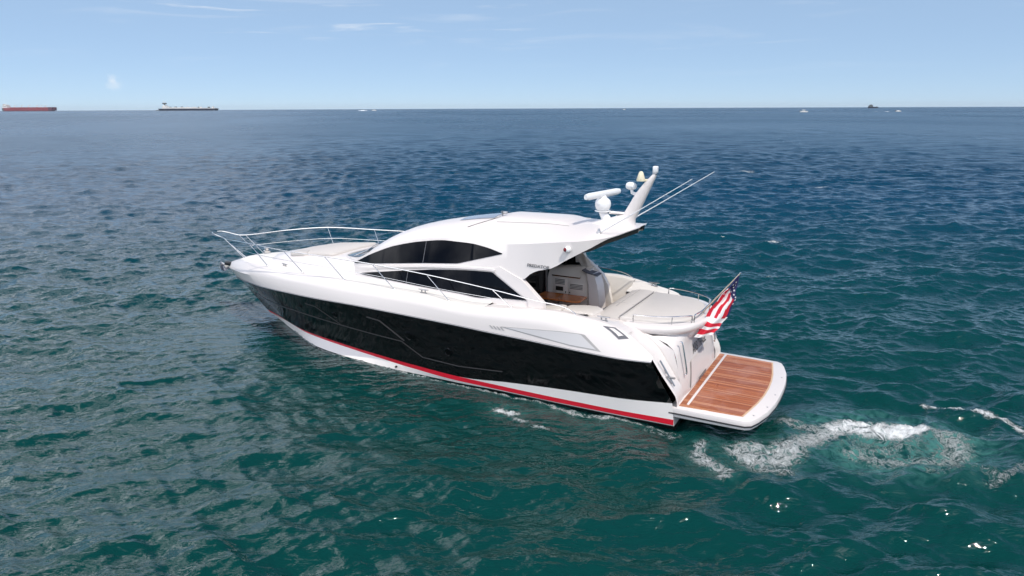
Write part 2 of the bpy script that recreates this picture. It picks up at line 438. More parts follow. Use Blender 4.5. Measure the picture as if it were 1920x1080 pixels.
        msk = t.m('MULTIPLY', t.m('MULTIPLY', msk, .97), t.ss(fo, .08, .34))
        ae = t.m('MULTIPLY', at('aer'), t.ss(n0, .30, .72))
        col = t.mix(t.m('MULTIPLY', ae, .8), col, (.10, .28, .25, 1))
        col = t.mix(msk, col, (.86, .89, .90, 1))
        t.l.new(col, b.inputs['Base Color'])
        rl = t.m('MULTIPLY', t.m('POWER', t.m('MULTIPLY', at('lost'), 2.0), .25), .36)
        wp = t.new('ShaderNodeMapping'); wp.inputs['Scale'].default_value = (.0035, .0016, 1); t.l.new(g, wp.inputs[0])
        gust = t.noise(wp.outputs[0], 1.0, 6, .68, .8)
        rl = t.m('MULTIPLY', rl, t.m('ADD', .35, t.m('MULTIPLY', gust, 1.3)))
        rgh = t.m('MAXIMUM', rl, .03)
        t.l.new(t.mix(msk, rgh, .8, 'FLOAT'), b.inputs['Roughness'])
        b.inputs['IOR'].default_value = 1.48; b.inputs['Specular IOR Level'].default_value = .5
        # capillary ripples
        st = t.new('ShaderNodeMapping'); st.inputs['Scale'].default_value = (.55, 1.25, 1); t.l.new(g, st.inputs[0])
        r1 = t.noise(st.outputs[0], 7.0, 2, .5, .6); r2 = t.noise(st.outputs[0], 2.7, 4, .55, .7)
        h = t.m('ADD', t.m('MULTIPLY', r1, .021), t.m('MULTIPLY', r2, .038))
        st3 = t.new('ShaderNodeMapping'); st3.inputs['Scale'].default_value = (.32, 1.25, 1); t.l.new(g, st3.inputs[0])
        r3 = t.noise(st3.outputs[0], .55, 4, .6, .5)
        h = t.m('ADD', h, t.m('MULTIPLY', t.m('MULTIPLY', r3, .42), t.ss(at('lost'), .045, .10)))
        h = t.m('ADD', h, t.m('MULTIPLY', msk, t.m('MULTIPLY', n1, .05)))
        bp = t.new('ShaderNodeBump'); bp.inputs['Strength'].default_value = 1.0; bp.inputs['Distance'].default_value = 1
        if 'Filter Width' in bp.inputs: bp.inputs['Filter Width'].default_value = .03
        t.l.new(h, bp.inputs['Height']); t.l.new(bp.outputs[0], b.inputs['Normal'])
    me.materials.append(mat('sea_water', fn=fn))
    o = bpy.data.objects.new('water', me); COL.objects.link(o); tag(o, kind='structure')
build_sea()
#@YACHT
# ------------------------------------------------------------------ the yacht (x forward, y to port, z up; waterline at z = 0)
Y = thing('motor_yacht', 'white sports motor yacht with glossy black hull, red boot stripe and teak stern platform', 'yacht', (BX, BY, 0), TH)
def part(mb, name, m, parent=None, smooth=40, label=None):
    o = mb.obj(name, m, parent or Y, smooth)
    if label: o['label'] = label
    return o
def both(mb, name, m, parent=None, smooth=40):
    """the same piece on the port and on the starboard side, one object each"""
    a = part(mb, name, m, parent, smooth)
    b = MB(); b.v = list(mb.v); b.f = list(mb.f); return a, part(b.flip(), name, m, parent, smooth)
# --- hull lines (x, y, z), bow to stern
cR = pchip([(16.34, 0, 1.33), (16.05, .22, 1.35), (15.5, .55, 1.41), (14.8, 1.0, 1.52), (14.0, 1.36, 1.59), (13.2, 1.65, 1.63), (11.84, 2.0, 1.71), (10.3, 2.25, 1.76),
            (8.88, 2.38, 1.80), (7.65, 2.4, 1.78), (6.51, 2.4, 1.75), (5.46, 2.4, 1.72), (4.77, 2.4, 1.69), (3.25, 2.4, 1.64), (1.86, 2.35, 1.57), (1.2, 2.3, 1.54), (.53, 2.25, 1.56)])
cM = pchip([(16.58, 0, 1.62), (16.3, .3, 1.66), (15.7, .68, 1.74), (14.9, 1.1, 1.82), (14.1, 1.44, 1.9), (13.2, 1.70, 1.97), (11.84, 2.0, 2.05), (10.3, 2.23, 2.1),
            (8.88, 2.34, 2.1), (7.6, 2.36, 2.08), (6.5, 2.37, 2.04), (5.4, 2.38, 1.98), (4, 2.38, 2.0), (2.9, 2.35, 2.03), (2.0, 2.27, 1.96), (1.3, 2.2, 1.86), (.53, 2.2, 1.60)])
cM2 = pchip([(16.45, 0, 1.82), (16.15, .32, 1.87), (15.5, .72, 1.95), (14.8, 1.08, 2.02), (14.0, 1.38, 2.09), (13.1, 1.62, 2.16), (11.9, 1.88, 2.22), (10.3, 2.12, 2.27),
             (8.9, 2.24, 2.27), (7.6, 2.28, 2.24), (6.5, 2.31, 2.2), (5.4, 2.33, 2.13), (4, 2.32, 2.2), (2.9, 2.28, 2.26), (2.0, 2.16, 2.16), (1.3, 2.1, 2.04), (.53, 2.16, 1.62)])
cD = pchip([(15.75, 0, 2.04), (15.5, .42, 2.08), (14.9, .85, 2.14), (14.2, 1.16, 2.2), (13.05, 1.5, 2.28), (12.1, 1.66, 2.31), (11.1, 1.8, 2.33), (10.1, 1.98, 2.37), (8.93, 2.1, 2.36),
            (7.59, 2.15, 2.33), (6.62, 2.2, 2.3), (5.43, 2.22, 2.22), (4.06, 2.2, 2.31), (2.99, 2.15, 2.38), (2.33, 2.06, 2.31), (1.77, 1.98, 2.22), (1.25, 2.0, 2.1), (.9, 2.07, 1.9), (.53, 2.13, 1.64)])
cK = pchip([(14.95, 0, .25), (14.08, .3, .22), (13.1, .78, .26), (11.93, 1.26, .29), (10.05, 1.7, .31), (8.52, 1.95, .31), (7.18, 2.1, .29), (5.66, 2.16, .25), (4.11, 2.2, .39), (2.59, 2.22, .50), (1.21, 2.2, .56), (.05, 2.1, .64)])
cT = pchip([(14.95, 0, .25), (14.08, .3, .22), (13.1, .78, .26), (11.93, 1.26, .29), (10.05, 1.7, .31), (8.52, 1.95, .31), (7.18, 2.1, .29), (5.66, 2.16, .25), (4.5, 2.18, .245), (3, 2.2, .245), (1.57, 2.185, .245), (0, 2.12, .265)])
cB = pchip([(14.85, 0, .18), (14.0, .3, .17), (13.0, .77, .22), (11.93, 1.235, .235), (10.05, 1.68, .235), (8.52, 1.93, .215), (7.18, 2.08, .175), (5.66, 2.14, .12), (4.5, 2.16, .125), (3, 2.18, .125), (1.57, 2.165, .13), (0, 2.11, .13)])
cW = pchip([(14.35, 0, -.05), (13.9, .25, -.03), (12.94, .76, -.01), (11.09, 1.6, 0), (9.41, 1.93, .02), (8.04, 2.04, .02), (6.81, 2.08, .04), (5.71, 2.11, .05), (4.5, 2.14, .09), (3, 2.15, .09), (1.57, 2.14, .095), (0, 2.09, .1)])
cV = pchip([(13.9, 0, -.5), (12.5, .35, -.55), (10, .9, -.6), (6, 1.3, -.6), (0, 1.4, -.55)])
NU = 64
US = [1-(1-i/NU)**1.0 for i in range(NU+1)]
US = [u if u < .75 else .75+.25*(1-(1-(u-.75)/.25)**1.8) for u in US]
def run(c, u): x = c.x0+(c.x1-c.x0)*u; y, z = c(x); return Vector((x, y, z))
def skin(cs, blend=None):
    mb = MB(); rows = []
    for u in US:
        row = []
        for i, c in enumerate(cs): row.append(run(c, u))
        rows.append(row)
    return mb.loft(rows)
def between(c1, c2, k, dy=0):
    """a line part-way between two hull lines, pulled in by dy where the bow flares"""
    def g(u):
        a, b = run(c1, u), run(c2, u); p = a.lerp(b, k); p.y -= dy*max(0, (u-.45)/.55)*(1-u)**.5*2; p.y = max(p.y, 0); return p
    return g
def skin_f(fs):
    return MB().loft([[f(u) for f in fs] for u in US])
F = lambda c: (lambda u: run(c, u))
hull = skin_f([F(cR), between(cR, cK, .25, .10), between(cR, cK, .5, .14), between(cR, cK, .75, .10), F(cK)])
# aft return of the black side
a = run(cR, 0); b = run(cK, 0)
hull.loft([[a.lerp(b, k/6), a.lerp(b, k/6)+Vector((.06, -.16, 0))] for k in range(7)])
hull_o = part(hull.mirror(), 'hull', BLACK)
part(skin([cB, cT]).mirror(), 'boot_stripe', RED)
bw = skin([cK, cT]); bw.loft([[run(cB, u), run(cW, u)] for u in US]).mirror()
part(bw, 'boot_band', BOOTW)
bot = skin([cW, cV]); bot.loft([[run(cV, u), Vector((run(cV, u).x, 0, run(cV, u).z-.35))] for u in US]); bot.mirror()
bot.add([(0.01, 2.09, .1), (0.01, 1.4, -.55), (0.01, -1.4, -.55), (0.01, -2.09, .1)], [(0, 1, 2, 3)])
part(bot, 'hull_bottom', ANTIF)
part(skin([cR, cM, cM2, cD]).mirror(), 'topside', WHITE)
rb = MB(); rb.tube([run(cR, u)+Vector((0, .012, -.005)) for u in US], .024, 8)
both(rb, 'rub_rail', GROOVE)
rb = MB(); rb.tube([run(cR, u)+Vector((0, .034, .012)) for u in US], .008, 6)
both(rb, 'rub_rail', STEEL2)
# moulded styling lines and portholes on the black side
def hull_y(x, z):
    lo, hi = 0, 1
    yR, zR = cR(min(x, 16.3)); yK, zK = cK(min(x, 14.9)); k = (z-zK)/(zR-zK)
    u = (x-.3)/(15.9); 
    best = None
    # solve on the lofted skin: walk u, k
    k = min(max(k, 0), 1)
    for _ in range(12):
        def P(u, k):
            a, b = run(cK, u), run(cR, u); p = a.lerp(b, k); p.y -= .19*4*k*(1-k)*max(0, (u-.45)/.55)*(1-u)**.5*1.4; return p
        p = P(u, k); u += (x-p.x)/16.0; u = min(max(u, 0), 1)
        dz = run(cR, u).z-run(cK, u).z; k += (z-p.z)/dz; k = min(max(k, 0), 1)
    return p.y
def hull_line(pts, r):
    P = []
    for i in range(len(pts)-1):
        for k in range(6):
            t = k/6; P.append((pts[i][0]*(1-t)+pts[i+1][0]*t, pts[i][1]*(1-t)+pts[i+1][1]*t))
    P.append(pts[-1])
    mb = MB(); mb.tube([(x, hull_y(x, z)+.004, z) for x, z in P], r, 6); return mb
g = hull_line([(14.9, .92), (13.4, .95), (12.1, 1.02), (9.7, 1.0), (7.4, .96), (6.75, .60), (5.6, .56), (4.3, .66)], .014)
both(g, 'hull_moulding', GROOVE)
both(hull_line([(11.1, 1.46), (10.65, 1.44), (9.75, 1.02)], .010), 'hull_moulding', GROOVE)
both(hull_line([(8.5, 1.5), (8.05, 1.46), (7.3, 1.0)], .020), 'hull_moulding', GROOVE)
for x, z, r in ((11.47, 1.30, .08), (9.85, 1.32, .10), (7.1, 1.18, .13), (5.88, .92, .12)):
    for s in (1, -1):
        y = hull_y(x, z)
        nrm = Vector((hull_y(x-.1, z)-hull_y(x+.1, z), .2, (hull_y(x, z-.1)-hull_y(x, z+.1)))).normalized()
        nrm.y *= s
        mb = MB(); mb.lathe([(r, -.02), (r, .012), (r*.86, .022), (r*.80, .012)], (x, y*s, z), nrm, 24)
        p = part(mb, 'porthole', BLACK)
        mb = MB(); mb.lathe([(r*.8, 0), (r*.8, .012)], (x, y*s, z), nrm, 24); part(mb, 'porthole_glass', GLASS, p)
# through-hull fittings
for x, y, z, r in ((.38, 2.10, .37, .055), (7.75, 2.085, .12, .03)):
    for s in (1, -1):
        mb = MB(); mb.lathe([(r, -.02), (r, .02), (r*.7, .025), (r*.65, -.01)], (x, y*s+.0*s, z), (0, s, 0), 16); part(mb, 'drain_outlet', GROOVE)
# --- deck
deck = MB(); rows = []
for u in US:
    p = run(cD, u)
    if p.x < 4.75: continue
    n = 7; rows.append([Vector((p.x, p.y*(1-k/n), p.z+.07*min(p.y, 1)*(1-(1-k/n)**2))) for k in range(n+1)])
deck.loft(rows).mirror(); part(deck, 'foredeck', DECK)
side = MB(); rows = []
for i in range(13):
    x = 2.4+2.4*i/12; y, z = cD(x); rows.append([(x, y, z), (x, y-.1, z+.012), (x, 1.45, min(z-.03, 2.2)), (x, 1.34, min(z-.05, 2.15)), (x, 1.33, 1.3)])
side.loft(rows)
rows = []
for i in range(9):
    x = 1.15+1.25*i/8; y, z = cD(x); zi = min(z, 2.17); rows.append([(x, y, z), (x, y-.1, z+.008), (x, 1.5, zi-.03), (x, 1.0, zi-.05)])
side.loft(rows)
part(side, 'side_deck', WHITE)
side = MB(); rows = []
for i in range(13):
    x = 2.4+2.4*i/12; y, z = cD(x); rows.append([(x, -y, z), (x, -y+.1, z+.012), (x, -y+.2, z-.0), (x, -y+.24, z-.05), (x, -y+.26, 1.15)])
side.loft(rows); rows = []
for i in range(9):
    x = 1.15+1.25*i/8; y, z = cD(x); zi = min(z, 2.2); rows.append([(x, -y, z), (x, -y+.1, z+.008), (x, -1.62, zi-.02), (x, -1.2, zi-.04)])
side.loft(rows); side.add([(2.4, -1.95, 2.25), (2.4, -1.2, 2.14), (2.4, -1.2, 1.15), (2.4, -1.95, 1.15)], [(0, 1, 2, 3)])
part(side, 'side_deck', CREAM)  # cream puts the warm sun on this inner bulwark into its colour
sole = MB(); sole.add([(1.2, 1.95, 1.2), (5.2, 1.95, 1.2), (5.2, -1.95, 1.2), (1.2, -1.95, 1.2)], [(0, 1, 2, 3)])
part(sole, 'cockpit_sole', TEAK)

# --- foredeck coachroof and sun pad
def trunk_top(x): return float(np.interp(x, [8.2, 9.6, 10.9, 12.0, 13.2, 13.9, 14.2], [2.7, 2.78, 2.72, 2.64, 2.5, 2.36, 2.26]))
def trunk_w(x): return float(np.interp(x, [8.2, 9.0, 9.6, 11, 12, 13, 13.5, 13.9, 14.15], [1.42, 1.46, 1.45, 1.35, 1.22, .98, .78, .5, .12]))
rows = []
for i in range(33):
    x = 8.3+5.9*(i/32); w = trunk_w(x); t = trunk_top(x); d = cD(x)[1]-.01
    zs = [(w+.22, d), (w+.10, d+.03), (w+.02, d+(t-d)*.55), (w-.06, t-.05), (w-.16, t-.01), (w*.5, t+.02), (0, t+.03)]
    rows.append([(x, max(y, 0), z) for y, z in zs])
part(MB().loft(rows).mirror(), 'coachroof', WHITE, smooth=60)
def pad(name, poly, zf, th, m, parent=None, rnd=.035):
    mb = MB(); n = 7
    lv = [(lambda x, y: zf(x, y), 0.0), (lambda x, y: zf(x, y)+th-rnd, 0.0), (lambda x, y: zf(x, y)+th-rnd*.3, rnd*.3), (lambda x, y: zf(x, y)+th, rnd)]
    mb.prism(poly, lv); return part(mb, name, m, parent, 50)
def arc_poly(pts, r=.12, n=4):
    """round the corners of a polygon"""
    out = []; P = [Vector(p) for p in pts]
    for i, p in enumerate(P):
        a = (P[i-1]-p); b = (P[(i+1) % len(P)]-p); q = min(r, a.length*.45, b.length*.45)
        A = p+a.normalized()*q; B = p+b.normalized()*q
        for k in range(n+1):
            t = k/n; out.append(tuple((A*(1-t)**2+p*2*t*(1-t)+B*t*t)))
    return out
tz = lambda x, y: trunk_top(x)+.01
pad('sun_pad', arc_poly([(12.88, .25), (12.88, -.25), (12.35, -.93), (10.75, -1.05), (10.75, 1.05), (11.5, .99), (12.0, .95), (12.5, .85)], .2), tz, .07, GREY)
pad('pillow', arc_poly([(12.62, .98), (12.72, .5), (12.3, .42), (11.85, .98), (11.9, 1.1)], .1), lambda x, y: trunk_top(x)-.01, .10, GREY)

# --- superstructure side surface: half-breadth at (x, z)
def side_n(x):  # plan narrowing toward the windscreen
    return float(np.interp(x, [8.0, 8.5, 9.0, 9.5, 9.9, 10.3, 10.6, 10.8], [1, .992, .965, .895, .79, .62, .40, .0]))
def side_k(x): return float(np.interp(x, [2.4, 3.5, 4.6, 5.6, 7], [.10, .14, .26, .34, .36]))
def S(x, z): return (1.79-side_k(x)*(z-2.28))*side_n(x)
zc = pchip([(1.6, 4.17), (2.3, 4.19), (2.9, 4.19), (3.3, 4.21), (4.0, 4.25), (5.2, 4.24), (5.7, 4.2), (6.4, 4.1), (7.2, 3.96), (7.75, 3.84), (8.34, 3.67), (8.9, 3.42), (9.26, 3.21), (9.8, 2.98), (10.3, 2.82), (10.8, 2.70)])
arcT = pchip([(4.70, 3.47), (5.27, 3.575), (5.8, 3.62), (6.49, 3.625), (7.15, 3.555), (8.12, 3.355), (8.85, 3.09), (9.62, 2.73)])     # top of the upper side window
arcB = lambda x: float(np.interp(x, [4.70, 5.95, 6.05, 7.05, 8.42, 9.62], [3.46, 3.11, 3.085, 3.0, 2.86, 2.725]))
zr_ = pchip([(1.6, 4.16), (2.06, 4.03), (2.4, 3.99), (3.4, 3.87), (4.0, 3.78), (4.7, 3.70), (5.3, 3.68), (5.8, 3.70), (6.5, 3.69), (7.15, 3.62), (8.12, 3.42), (8.85, 3.17), (9.6, 2.82), (10.2, 2.78), (10.8, 2.70)])
E_ = pchip([(1.58, 0, 4.17), (1.62, .3, 4.16), (1.68, .55, 4.145), (1.84, .85, 4.08), (2.06, 1.12, 4.0), (2.36, 1.40, 3.81), (2.55, 1.53, 3.70), (2.93, 1.60, 3.48), (3.27, 1.64, 3.27), (3.62, 1.66, 3.18), (3.85, 1.67, 3.06), (4.05, 1.68, 2.90), (4.7, 1.60, 2.9)])
def half_section(x, full=False):
    """profile from the lower edge of the side to the centreline"""
    if x <= 4.05 and not full:
        ye, ze = E_(x)
        zr = max(zr_(x), ze+.02); yr = min(S(x, zr), ye+.02)
        zb = ze; q = min(1, max(0, (x-2.93)/.5)); yr = yr*(1-q)+S(x, zr)*q
        low = [Vector((x, (ye+(yr-ye)*k/4)*(1-q)+S(x, zb+(zr-zb)*k/4)*q, zb+(zr-zb)*k/4)) for k in range(5)]
    else:
        zb = 2.24; zr = zr_(x); yr = S(x, zr)
        low = [Vector((x, S(x, zb+(zr-zb)*k/4), zb+(zr-zb)*k/4)) for k in range(5)]
    z0 = max(zc(x), zr+.005); out = list(low)
    for k in range(1, 9):
        a = k/8; y = yr*(1-a)
        fr = (1-a); s = 1-fr**2.3
        out.append(Vector((x, y, zr+(z0-zr)*s)))
    return out
xs = [1.6, 1.63, 1.68, 1.76, 1.86, 1.96, 2.06, 2.2, 2.36, 2.55, 2.75, 2.93, 3.1, 3.27, 3.45, 3.62, 3.75, 3.85, 3.95, 4.05]
part(MB().loft([half_section(x) for x in xs]).mirror(), 'hardtop', WHITE, smooth=35)
# underside of the hardtop and its dark recessed edge
und = []
for x in xs:
    h = half_section(x); e = h[0]
    und.append([Vector((x+.05, e.y*.96, e.z-.005)), Vector((x+.05, e.y*.90, min(e.z+.05, zr_(x)-.12)))]+[Vector((x+.05, p.y*.88, p.z-.12)) for p in h[5:]])
part(MB().loft(und).mirror(), 'headliner', CREAM, smooth=50)
edge = [E_(x) for x in xs]
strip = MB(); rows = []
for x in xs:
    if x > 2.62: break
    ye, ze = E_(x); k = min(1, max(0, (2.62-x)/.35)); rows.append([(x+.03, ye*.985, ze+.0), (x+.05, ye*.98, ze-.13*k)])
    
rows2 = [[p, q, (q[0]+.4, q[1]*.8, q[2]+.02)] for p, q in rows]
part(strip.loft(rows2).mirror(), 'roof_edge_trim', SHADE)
xs2 = [4.05, 4.2, 4.4, 4.55, 4.7, 4.9, 5.1, 5.3, 5.6, 5.9, 6.2, 6.5, 6.9, 7.3, 7.7, 8.0, 8.3, 8.6, 8.85, 9.1, 9.35, 9.6, 9.8, 10.0, 10.2, 10.4, 10.55, 10.68, 10.76, 10.8]
part(MB().loft([half_section(x, True) for x in xs2]).mirror(), 'cabin', WHITE, smooth=35)

def on_side(mb_rows, off): return [[Vector((x, (S(x, z)+off), z)) for x, z in r] for r in mb_rows]
def glass(name, lo, hi, xa, xb, n, off, m, parent=None, label=None, mirror_only=False, zpow=1):
    objs = []
    for s in (1, -1):
        rows = []
        for i in range(n+1):
            x = xa+(xb-xa)*i/n; l, h = lo(x), hi(x); h = max(h, l+.002)
            rows.append([(x, (S(x, l+(h-l)*k/4)+off)*s, l+(h-l)*k/4) for k in range(5)])
        o = part(MB().loft(rows), name, m, parent); objs.append(o)
    return objs
lowT = lambda x: float(np.interp(x, [3.87, 4.93, 5.03, 5.6, 6.82, 7.57, 8.3, 8.96, 9.28], [2.435, 2.985, 3.0, 2.965, 2.855, 2.765, 2.66, 2.56, 2.492]))
lowB = pchip([(3.87, 2.43), (4.75, 2.385), (5.3, 2.335), (5.75, 2.365), (7.15, 2.41), (8.28, 2.46), (9.28, 2.488)])
W1 = glass('upper_side_window', arcB, arcT, 4.71, 9.62, 60, .014, GLASS)
W2 = glass('lower_side_window', lowB, lowT, 3.88, 9.28, 60, .016, GLASS)
for k, s in ((0, 1), (1, -1)):
    mb = MB(); mb.tube([(7.12, (S(7.12, z)+.014)*s, z) for z in (3.0, 3.2, 3.4, 3.555)], .008, 6); part(mb, 'mullion', GREYD, W1[k])
    mb = MB(); mb.tube([(7.55, (S(7.55, z)+.014)*s, z) for z in (2.43, 2.6, 2.755)], .008, 6); part(mb, 'mullion', GREYD, W2[k])
# shoulder moulding between the two rows of windows
rows = []
for i in range(41):
    x = 4.85+4.7*i/40; z0 = float(np.interp(x, [4.55, 5.0, 6, 7, 8.4, 9.55], [3.02, 3.05, 3.0, 2.93, 2.78, 2.60])); w = .05*min(1, (9.55-x)/1.5)*min(1, (x-4.75)/.25+.6)
    rows.append([(x, S(x, z0+.045)+.004, z0+.045), (x, S(x, z0+.02)+w, z0+.025), (x, S(x, z0-.02)+w, z0-.02), (x, S(x, z0-.07)+.004, z0-.08)])
part(MB().loft(rows).mirror(), 'shoulder_moulding', WHITE)
# aft diagonal pillars and door recess (solid)
def side_slab(poly, off, th, name, m, parent=None, label=None):
    for s in (1, -1):
        mb = MB(); n = len(poly)
        vs = [(x, (S(x, z)+off)*s, z) for x, z in poly]+[(x, (S(x, z)+off-th)*s, z) for x, z in poly]
        fs = [tuple(range(n)), tuple(range(n, 2*n))[::-1]]+[(i, (i+1) % n, n+(i+1) % n, n+i) for i in range(n)]
        bm = bmesh.new(); V = [bm.verts.new(v) for v in vs]
        for f in fs: bm.faces.new([V[i] for i in f])
        bmesh.ops.triangulate(bm, faces=[f for f in bm.faces if len(f.verts) > 4])
        bm.verts.index_update()
        mb.add([v.co[:] for v in bm.verts], [tuple(v.index for v in f.verts) for f in bm.faces]); bm.free()
        part(mb, name, m, parent, 30)
side_slab([(4.06, 2.93), (4.06, 2.25), (3.37, 2.25), (3.40, 2.42)], 0.0, .1, 'side_pillar', WHITE)
side_slab([(3.75, 2.95), (4.02, 2.87), (3.3, 2.36), (2.88, 1.72), (2.78, 1.72), (2.8, 2.2), (3.16, 2.62)], -.02, .16, 'wing_bulkhead', CREAM) if False else None
side_slab([(5.02, 3.055), (4.74, 3.15), (4.06, 2.915), (3.41, 2.42), (3.40, 2.27), (3.80, 2.29), (3.835, 2.445), (4.92, 3.02)], .032, .07, 'pillar_facing', WHITE)
# roof furniture
def roof_z(x, y):
    zr = zr_(x); yr = S(x, zr); a = min(1, abs(y)/yr); return zr+(max(zc(x), zr)-zr)*(1-a**2.3)
rows = []
for i in range(21):
    x = 3.3+2.15*i/20; w = .62; e = min(1, min(i, 20-i)/2.5); h = .045*min(1, e)
    rows.append([(x, w+.05, roof_z(x, w+.05)+.001), (x, w, roof_z(x, w)+h*.8), (x, w-.06, roof_z(x, w-.06)+h), (x, .3, roof_z(x, .3)+h), (x, 0, roof_z(x, 0)+h)])
part(MB().loft(rows).mirror(), 'sunroof', WHITE, smooth=50)
rows = [[(x, y, roof_z(x, y)+.012) for y in (-.5, -.25, 0, .25, .5)] for x in (5.5, 5.7, 5.9, 6.15, 6.4, 6.6)]
part(MB().loft(rows), 'roof_light', mat('blue_grey_glass', (.30, .34, .40), .12))
seam = MB(); seam.tube(smooth_path([(x, y, roof_z(x, y)+.004) for x, y in ((6.08, .92), (5.85, .78), (5.6, .62), (5.42, .46), (5.25, .3), (5.1, .15), (4.9, 0))], 4), .009, 5)
both(seam, 'roof_seam', SEAM)
seam = MB(); seam.tube([(x, .70, roof_z(x, .70)+.002) for x in np.linspace(3.25, 5.3, 14)], .008, 5)
both(seam, 'roof_seam', SEAML)
sl = MB(); sl.lathe([(.02, 0), (.02, .09), (.05, .1), (.05, .15), (.02, .16)], (5.32, .38, roof_z(5.3, .4)), (0, 0, 1), 10); sl.tube([(5.32, .38, roof_z(5.3, .4)+.12), (5.18, .38, roof_z(5.2, .4)+.12)], .035, 8)
part(sl, 'deck_light', STEEL2)
# windscreen
rows = []
for i in range(9):
    x = 9.12+1.5*i/8; row = []
    for k in range(11):
        q = -1+2*k/10; zr = zr_(x); w = S(x, zr)*.93; y = w*q; row.append((x, y, roof_z(x, y)+.010))
    rows.append(row)
part(MB().loft(rows), 'windscreen', mat('windscreen_glass', (.05, .06, .07), .05))
wp = MB(); wp.tube([(9.95, 1.16, 2.80), (9.6, 1.0, 2.97), (9.3, .72, 3.20)], .014, 6); wp.tube([(9.95, 1.16, 2.80), (9.98, 1.20, 2.74)], .03, 6)
both(wp, 'wiper', STEEL2)
# lettering on the wing, both sides
for s in (1, -1):
    y = lambda x, z: (S(x, z)+.016)*s
    x0, x1 = (3.93, 3.30) if s == 1 else (3.30, 3.93)
    text_mesh('model_lettering', 'PREDATOR', .105, LETG, Y, (x0, (S(x0, 3.27)+.022)*s, 3.25), (x1-x0, (S(x1, 3.27)-S(x0, 3.27))*s, .0), (0, -.12*s, 1), abs(x1-x0), 0, .001)
# navigation lights
for s, L_ in ((1, LENSR), (-1, LENSG)):
    c = Vector((2.86, (S(2.86, 3.77)+.02)*s, 3.77))
    mb = MB(); mb.lathe([(.065, -.09), (.075, 0), (.07, .035), (.045, .06), (0, .065)], c, (0, s, .25), 16); p = part(mb, 'navigation_light', PLASTIC)
    mb = MB(); mb.lathe([(.05, -.03), (.05, .02), (.03, .045), (0, .05)], c+Vector((.035, .035*s, -.005)), (.75, s*.75, .1), 12); part(mb, 'lens', L_, p)

# --- mast and its instruments
rows = []
for z, xf, xa, h in ((4.05, 3.25, 1.72, .46), (4.19, 2.95, 1.80, .30), (4.33, 2.46, 1.80, .19), (4.44, 2.10, 1.74, .155), (4.7, 1.95, 1.62, .14), (5.0, 1.78, 1.49, .125), (5.23, 1.60, 1.39, .105), (5.40, 1.44, 1.315, .08), (5.45, 1.40, 1.30, .06)):
    row = []
    for k in range(16):
        a = 2*math.pi*k/16; cx = math.cos(a); sy = math.sin(a)
        px = (xf+xa)/2+(xf-xa)/2*(abs(cx)**.75*(1 if cx > 0 else -1)); row.append((px, h*(abs(sy)**.7)*(1 if sy > 0 else -1), z))
    rows.append(row)
mast = part(MB().loft(rows, True, True), 'mast', WHITE, smooth=50)
mb = MB(); mb.box((1.34, 0, 5.56), (.11, .13, .16), 0, .02); ml = part(mb, 'masthead_light', PLASTIC, mast)
mb = MB(); mb.box((1.345, 0, 5.46), (.10, .12, .045), 0, .01); part(mb, 'light_base', STEEL2, ml)
mb = MB(); mb.lathe([(.10, 0), (.105, .03), (.055, .2), (.03, .23), (0, .235)], (1.66, .10, 5.28), (0, 0, 1), 16); mb.tube([(1.66, .1, 5.3), (1.5, .03, 5.3)], .03, 8); part(mb, 'horn', IVORY, mast)
mb = MB(); mb.lathe([(.02, -.12), (.075, -.11), (.095, -.05), (.095, .03), (.075, .1), (.04, .14), (0, .15)], (1.93, 0, 5.14), (-1, .25, 0), 18)
mb.tube([(1.91, 0, 5.08), (1.9, 0, 4.98), (1.76, 0, 4.93)], .045, 8); part(mb, 'searchlight', PLASTIC, mast)
mb = MB(); mb.lathe([(.03, 0), (.13, .0), (.17, .04), (.195, .11), (.20, .18), (.18, .25), (.125, .30), (.06, .325), (0, .33)], (2.65, 0, 4.50), (0, 0, 1), 24)
rd = part(mb, 'radome', PLASTIC, mast, 50)
mb = MB(); mb.lathe([(.20, 0), (.20, .018)], (2.65, 0, 4.478), (0, 0, 1), 24); part(mb, 'radome_plate', PLASTIC, rd)
mb = MB(); mb.tube([(2.66, 0, 4.48), (2.5, 0, 4.2)], [.10, .13], 10); part(mb, 'radome_strut', PLASTIC, rd)
mb = MB(); mb.tube([(2.48, -.02, 4.46), (2.0, -.02, 4.46)], .045, 8); mb.tube([(2.3, -.02, 4.36), (2.0, -.02, 4.36)], .04, 8); part(mb, 'radome_bracket', STEEL, rd)
# open-array bar turned across the boat
A = Vector((2.80, .76, 4.90)); Bv = Vector((2.55, -.86, 4.90)); d = (Bv-A).normalized(); nrm = Vector((-d.y, d.x, 0)); rows = []
for k in range(12):
    t = k/11; p = A.lerp(Bv, t); e = 1 if 0 < k < 11 else .75
    rows.append([p+nrm*(.065*e*math.cos(q))+Vector((0, 0, .085*e*math.sin(q))) for q in [2*math.pi*j/14 for j in range(14)]])
rbar = part(MB().loft(rows, True, True), 'radar_bar', PLASTIC, mast, 40)
mb = MB(); mb.lathe([(.12, 0), (.09, .05), (.06, .08)], (2.68, -.05, 4.80), (0, 0, 1), 14); part(mb, 'radar_pedestal', PLASTIC, rbar)
# whip antennas folded aft
for s in (1, -1):
    mb = MB(); mb.tube([(2.32, 1.0*s, 4.11), (1.6, 1.0*s, 4.56), (.19, 1.0*s, 5.47)], [.016, .012, .007], 8); aw = part(mb, 'whip_antenna', PLASTIC)
    mb = MB(); mb.lathe([(.05, 0), (.035, .02), (.03, .09), (.018, .12)], (2.34, 1.0*s, roof_z(2.34, 1.0)-.03), (0, 0, 1), 10); mb.tube([(2.40, 1.0*s, 4.10), (2.28, 1.0*s, 4.13)], .028, 8); part(mb, 'antenna_base', STEEL2, aw)

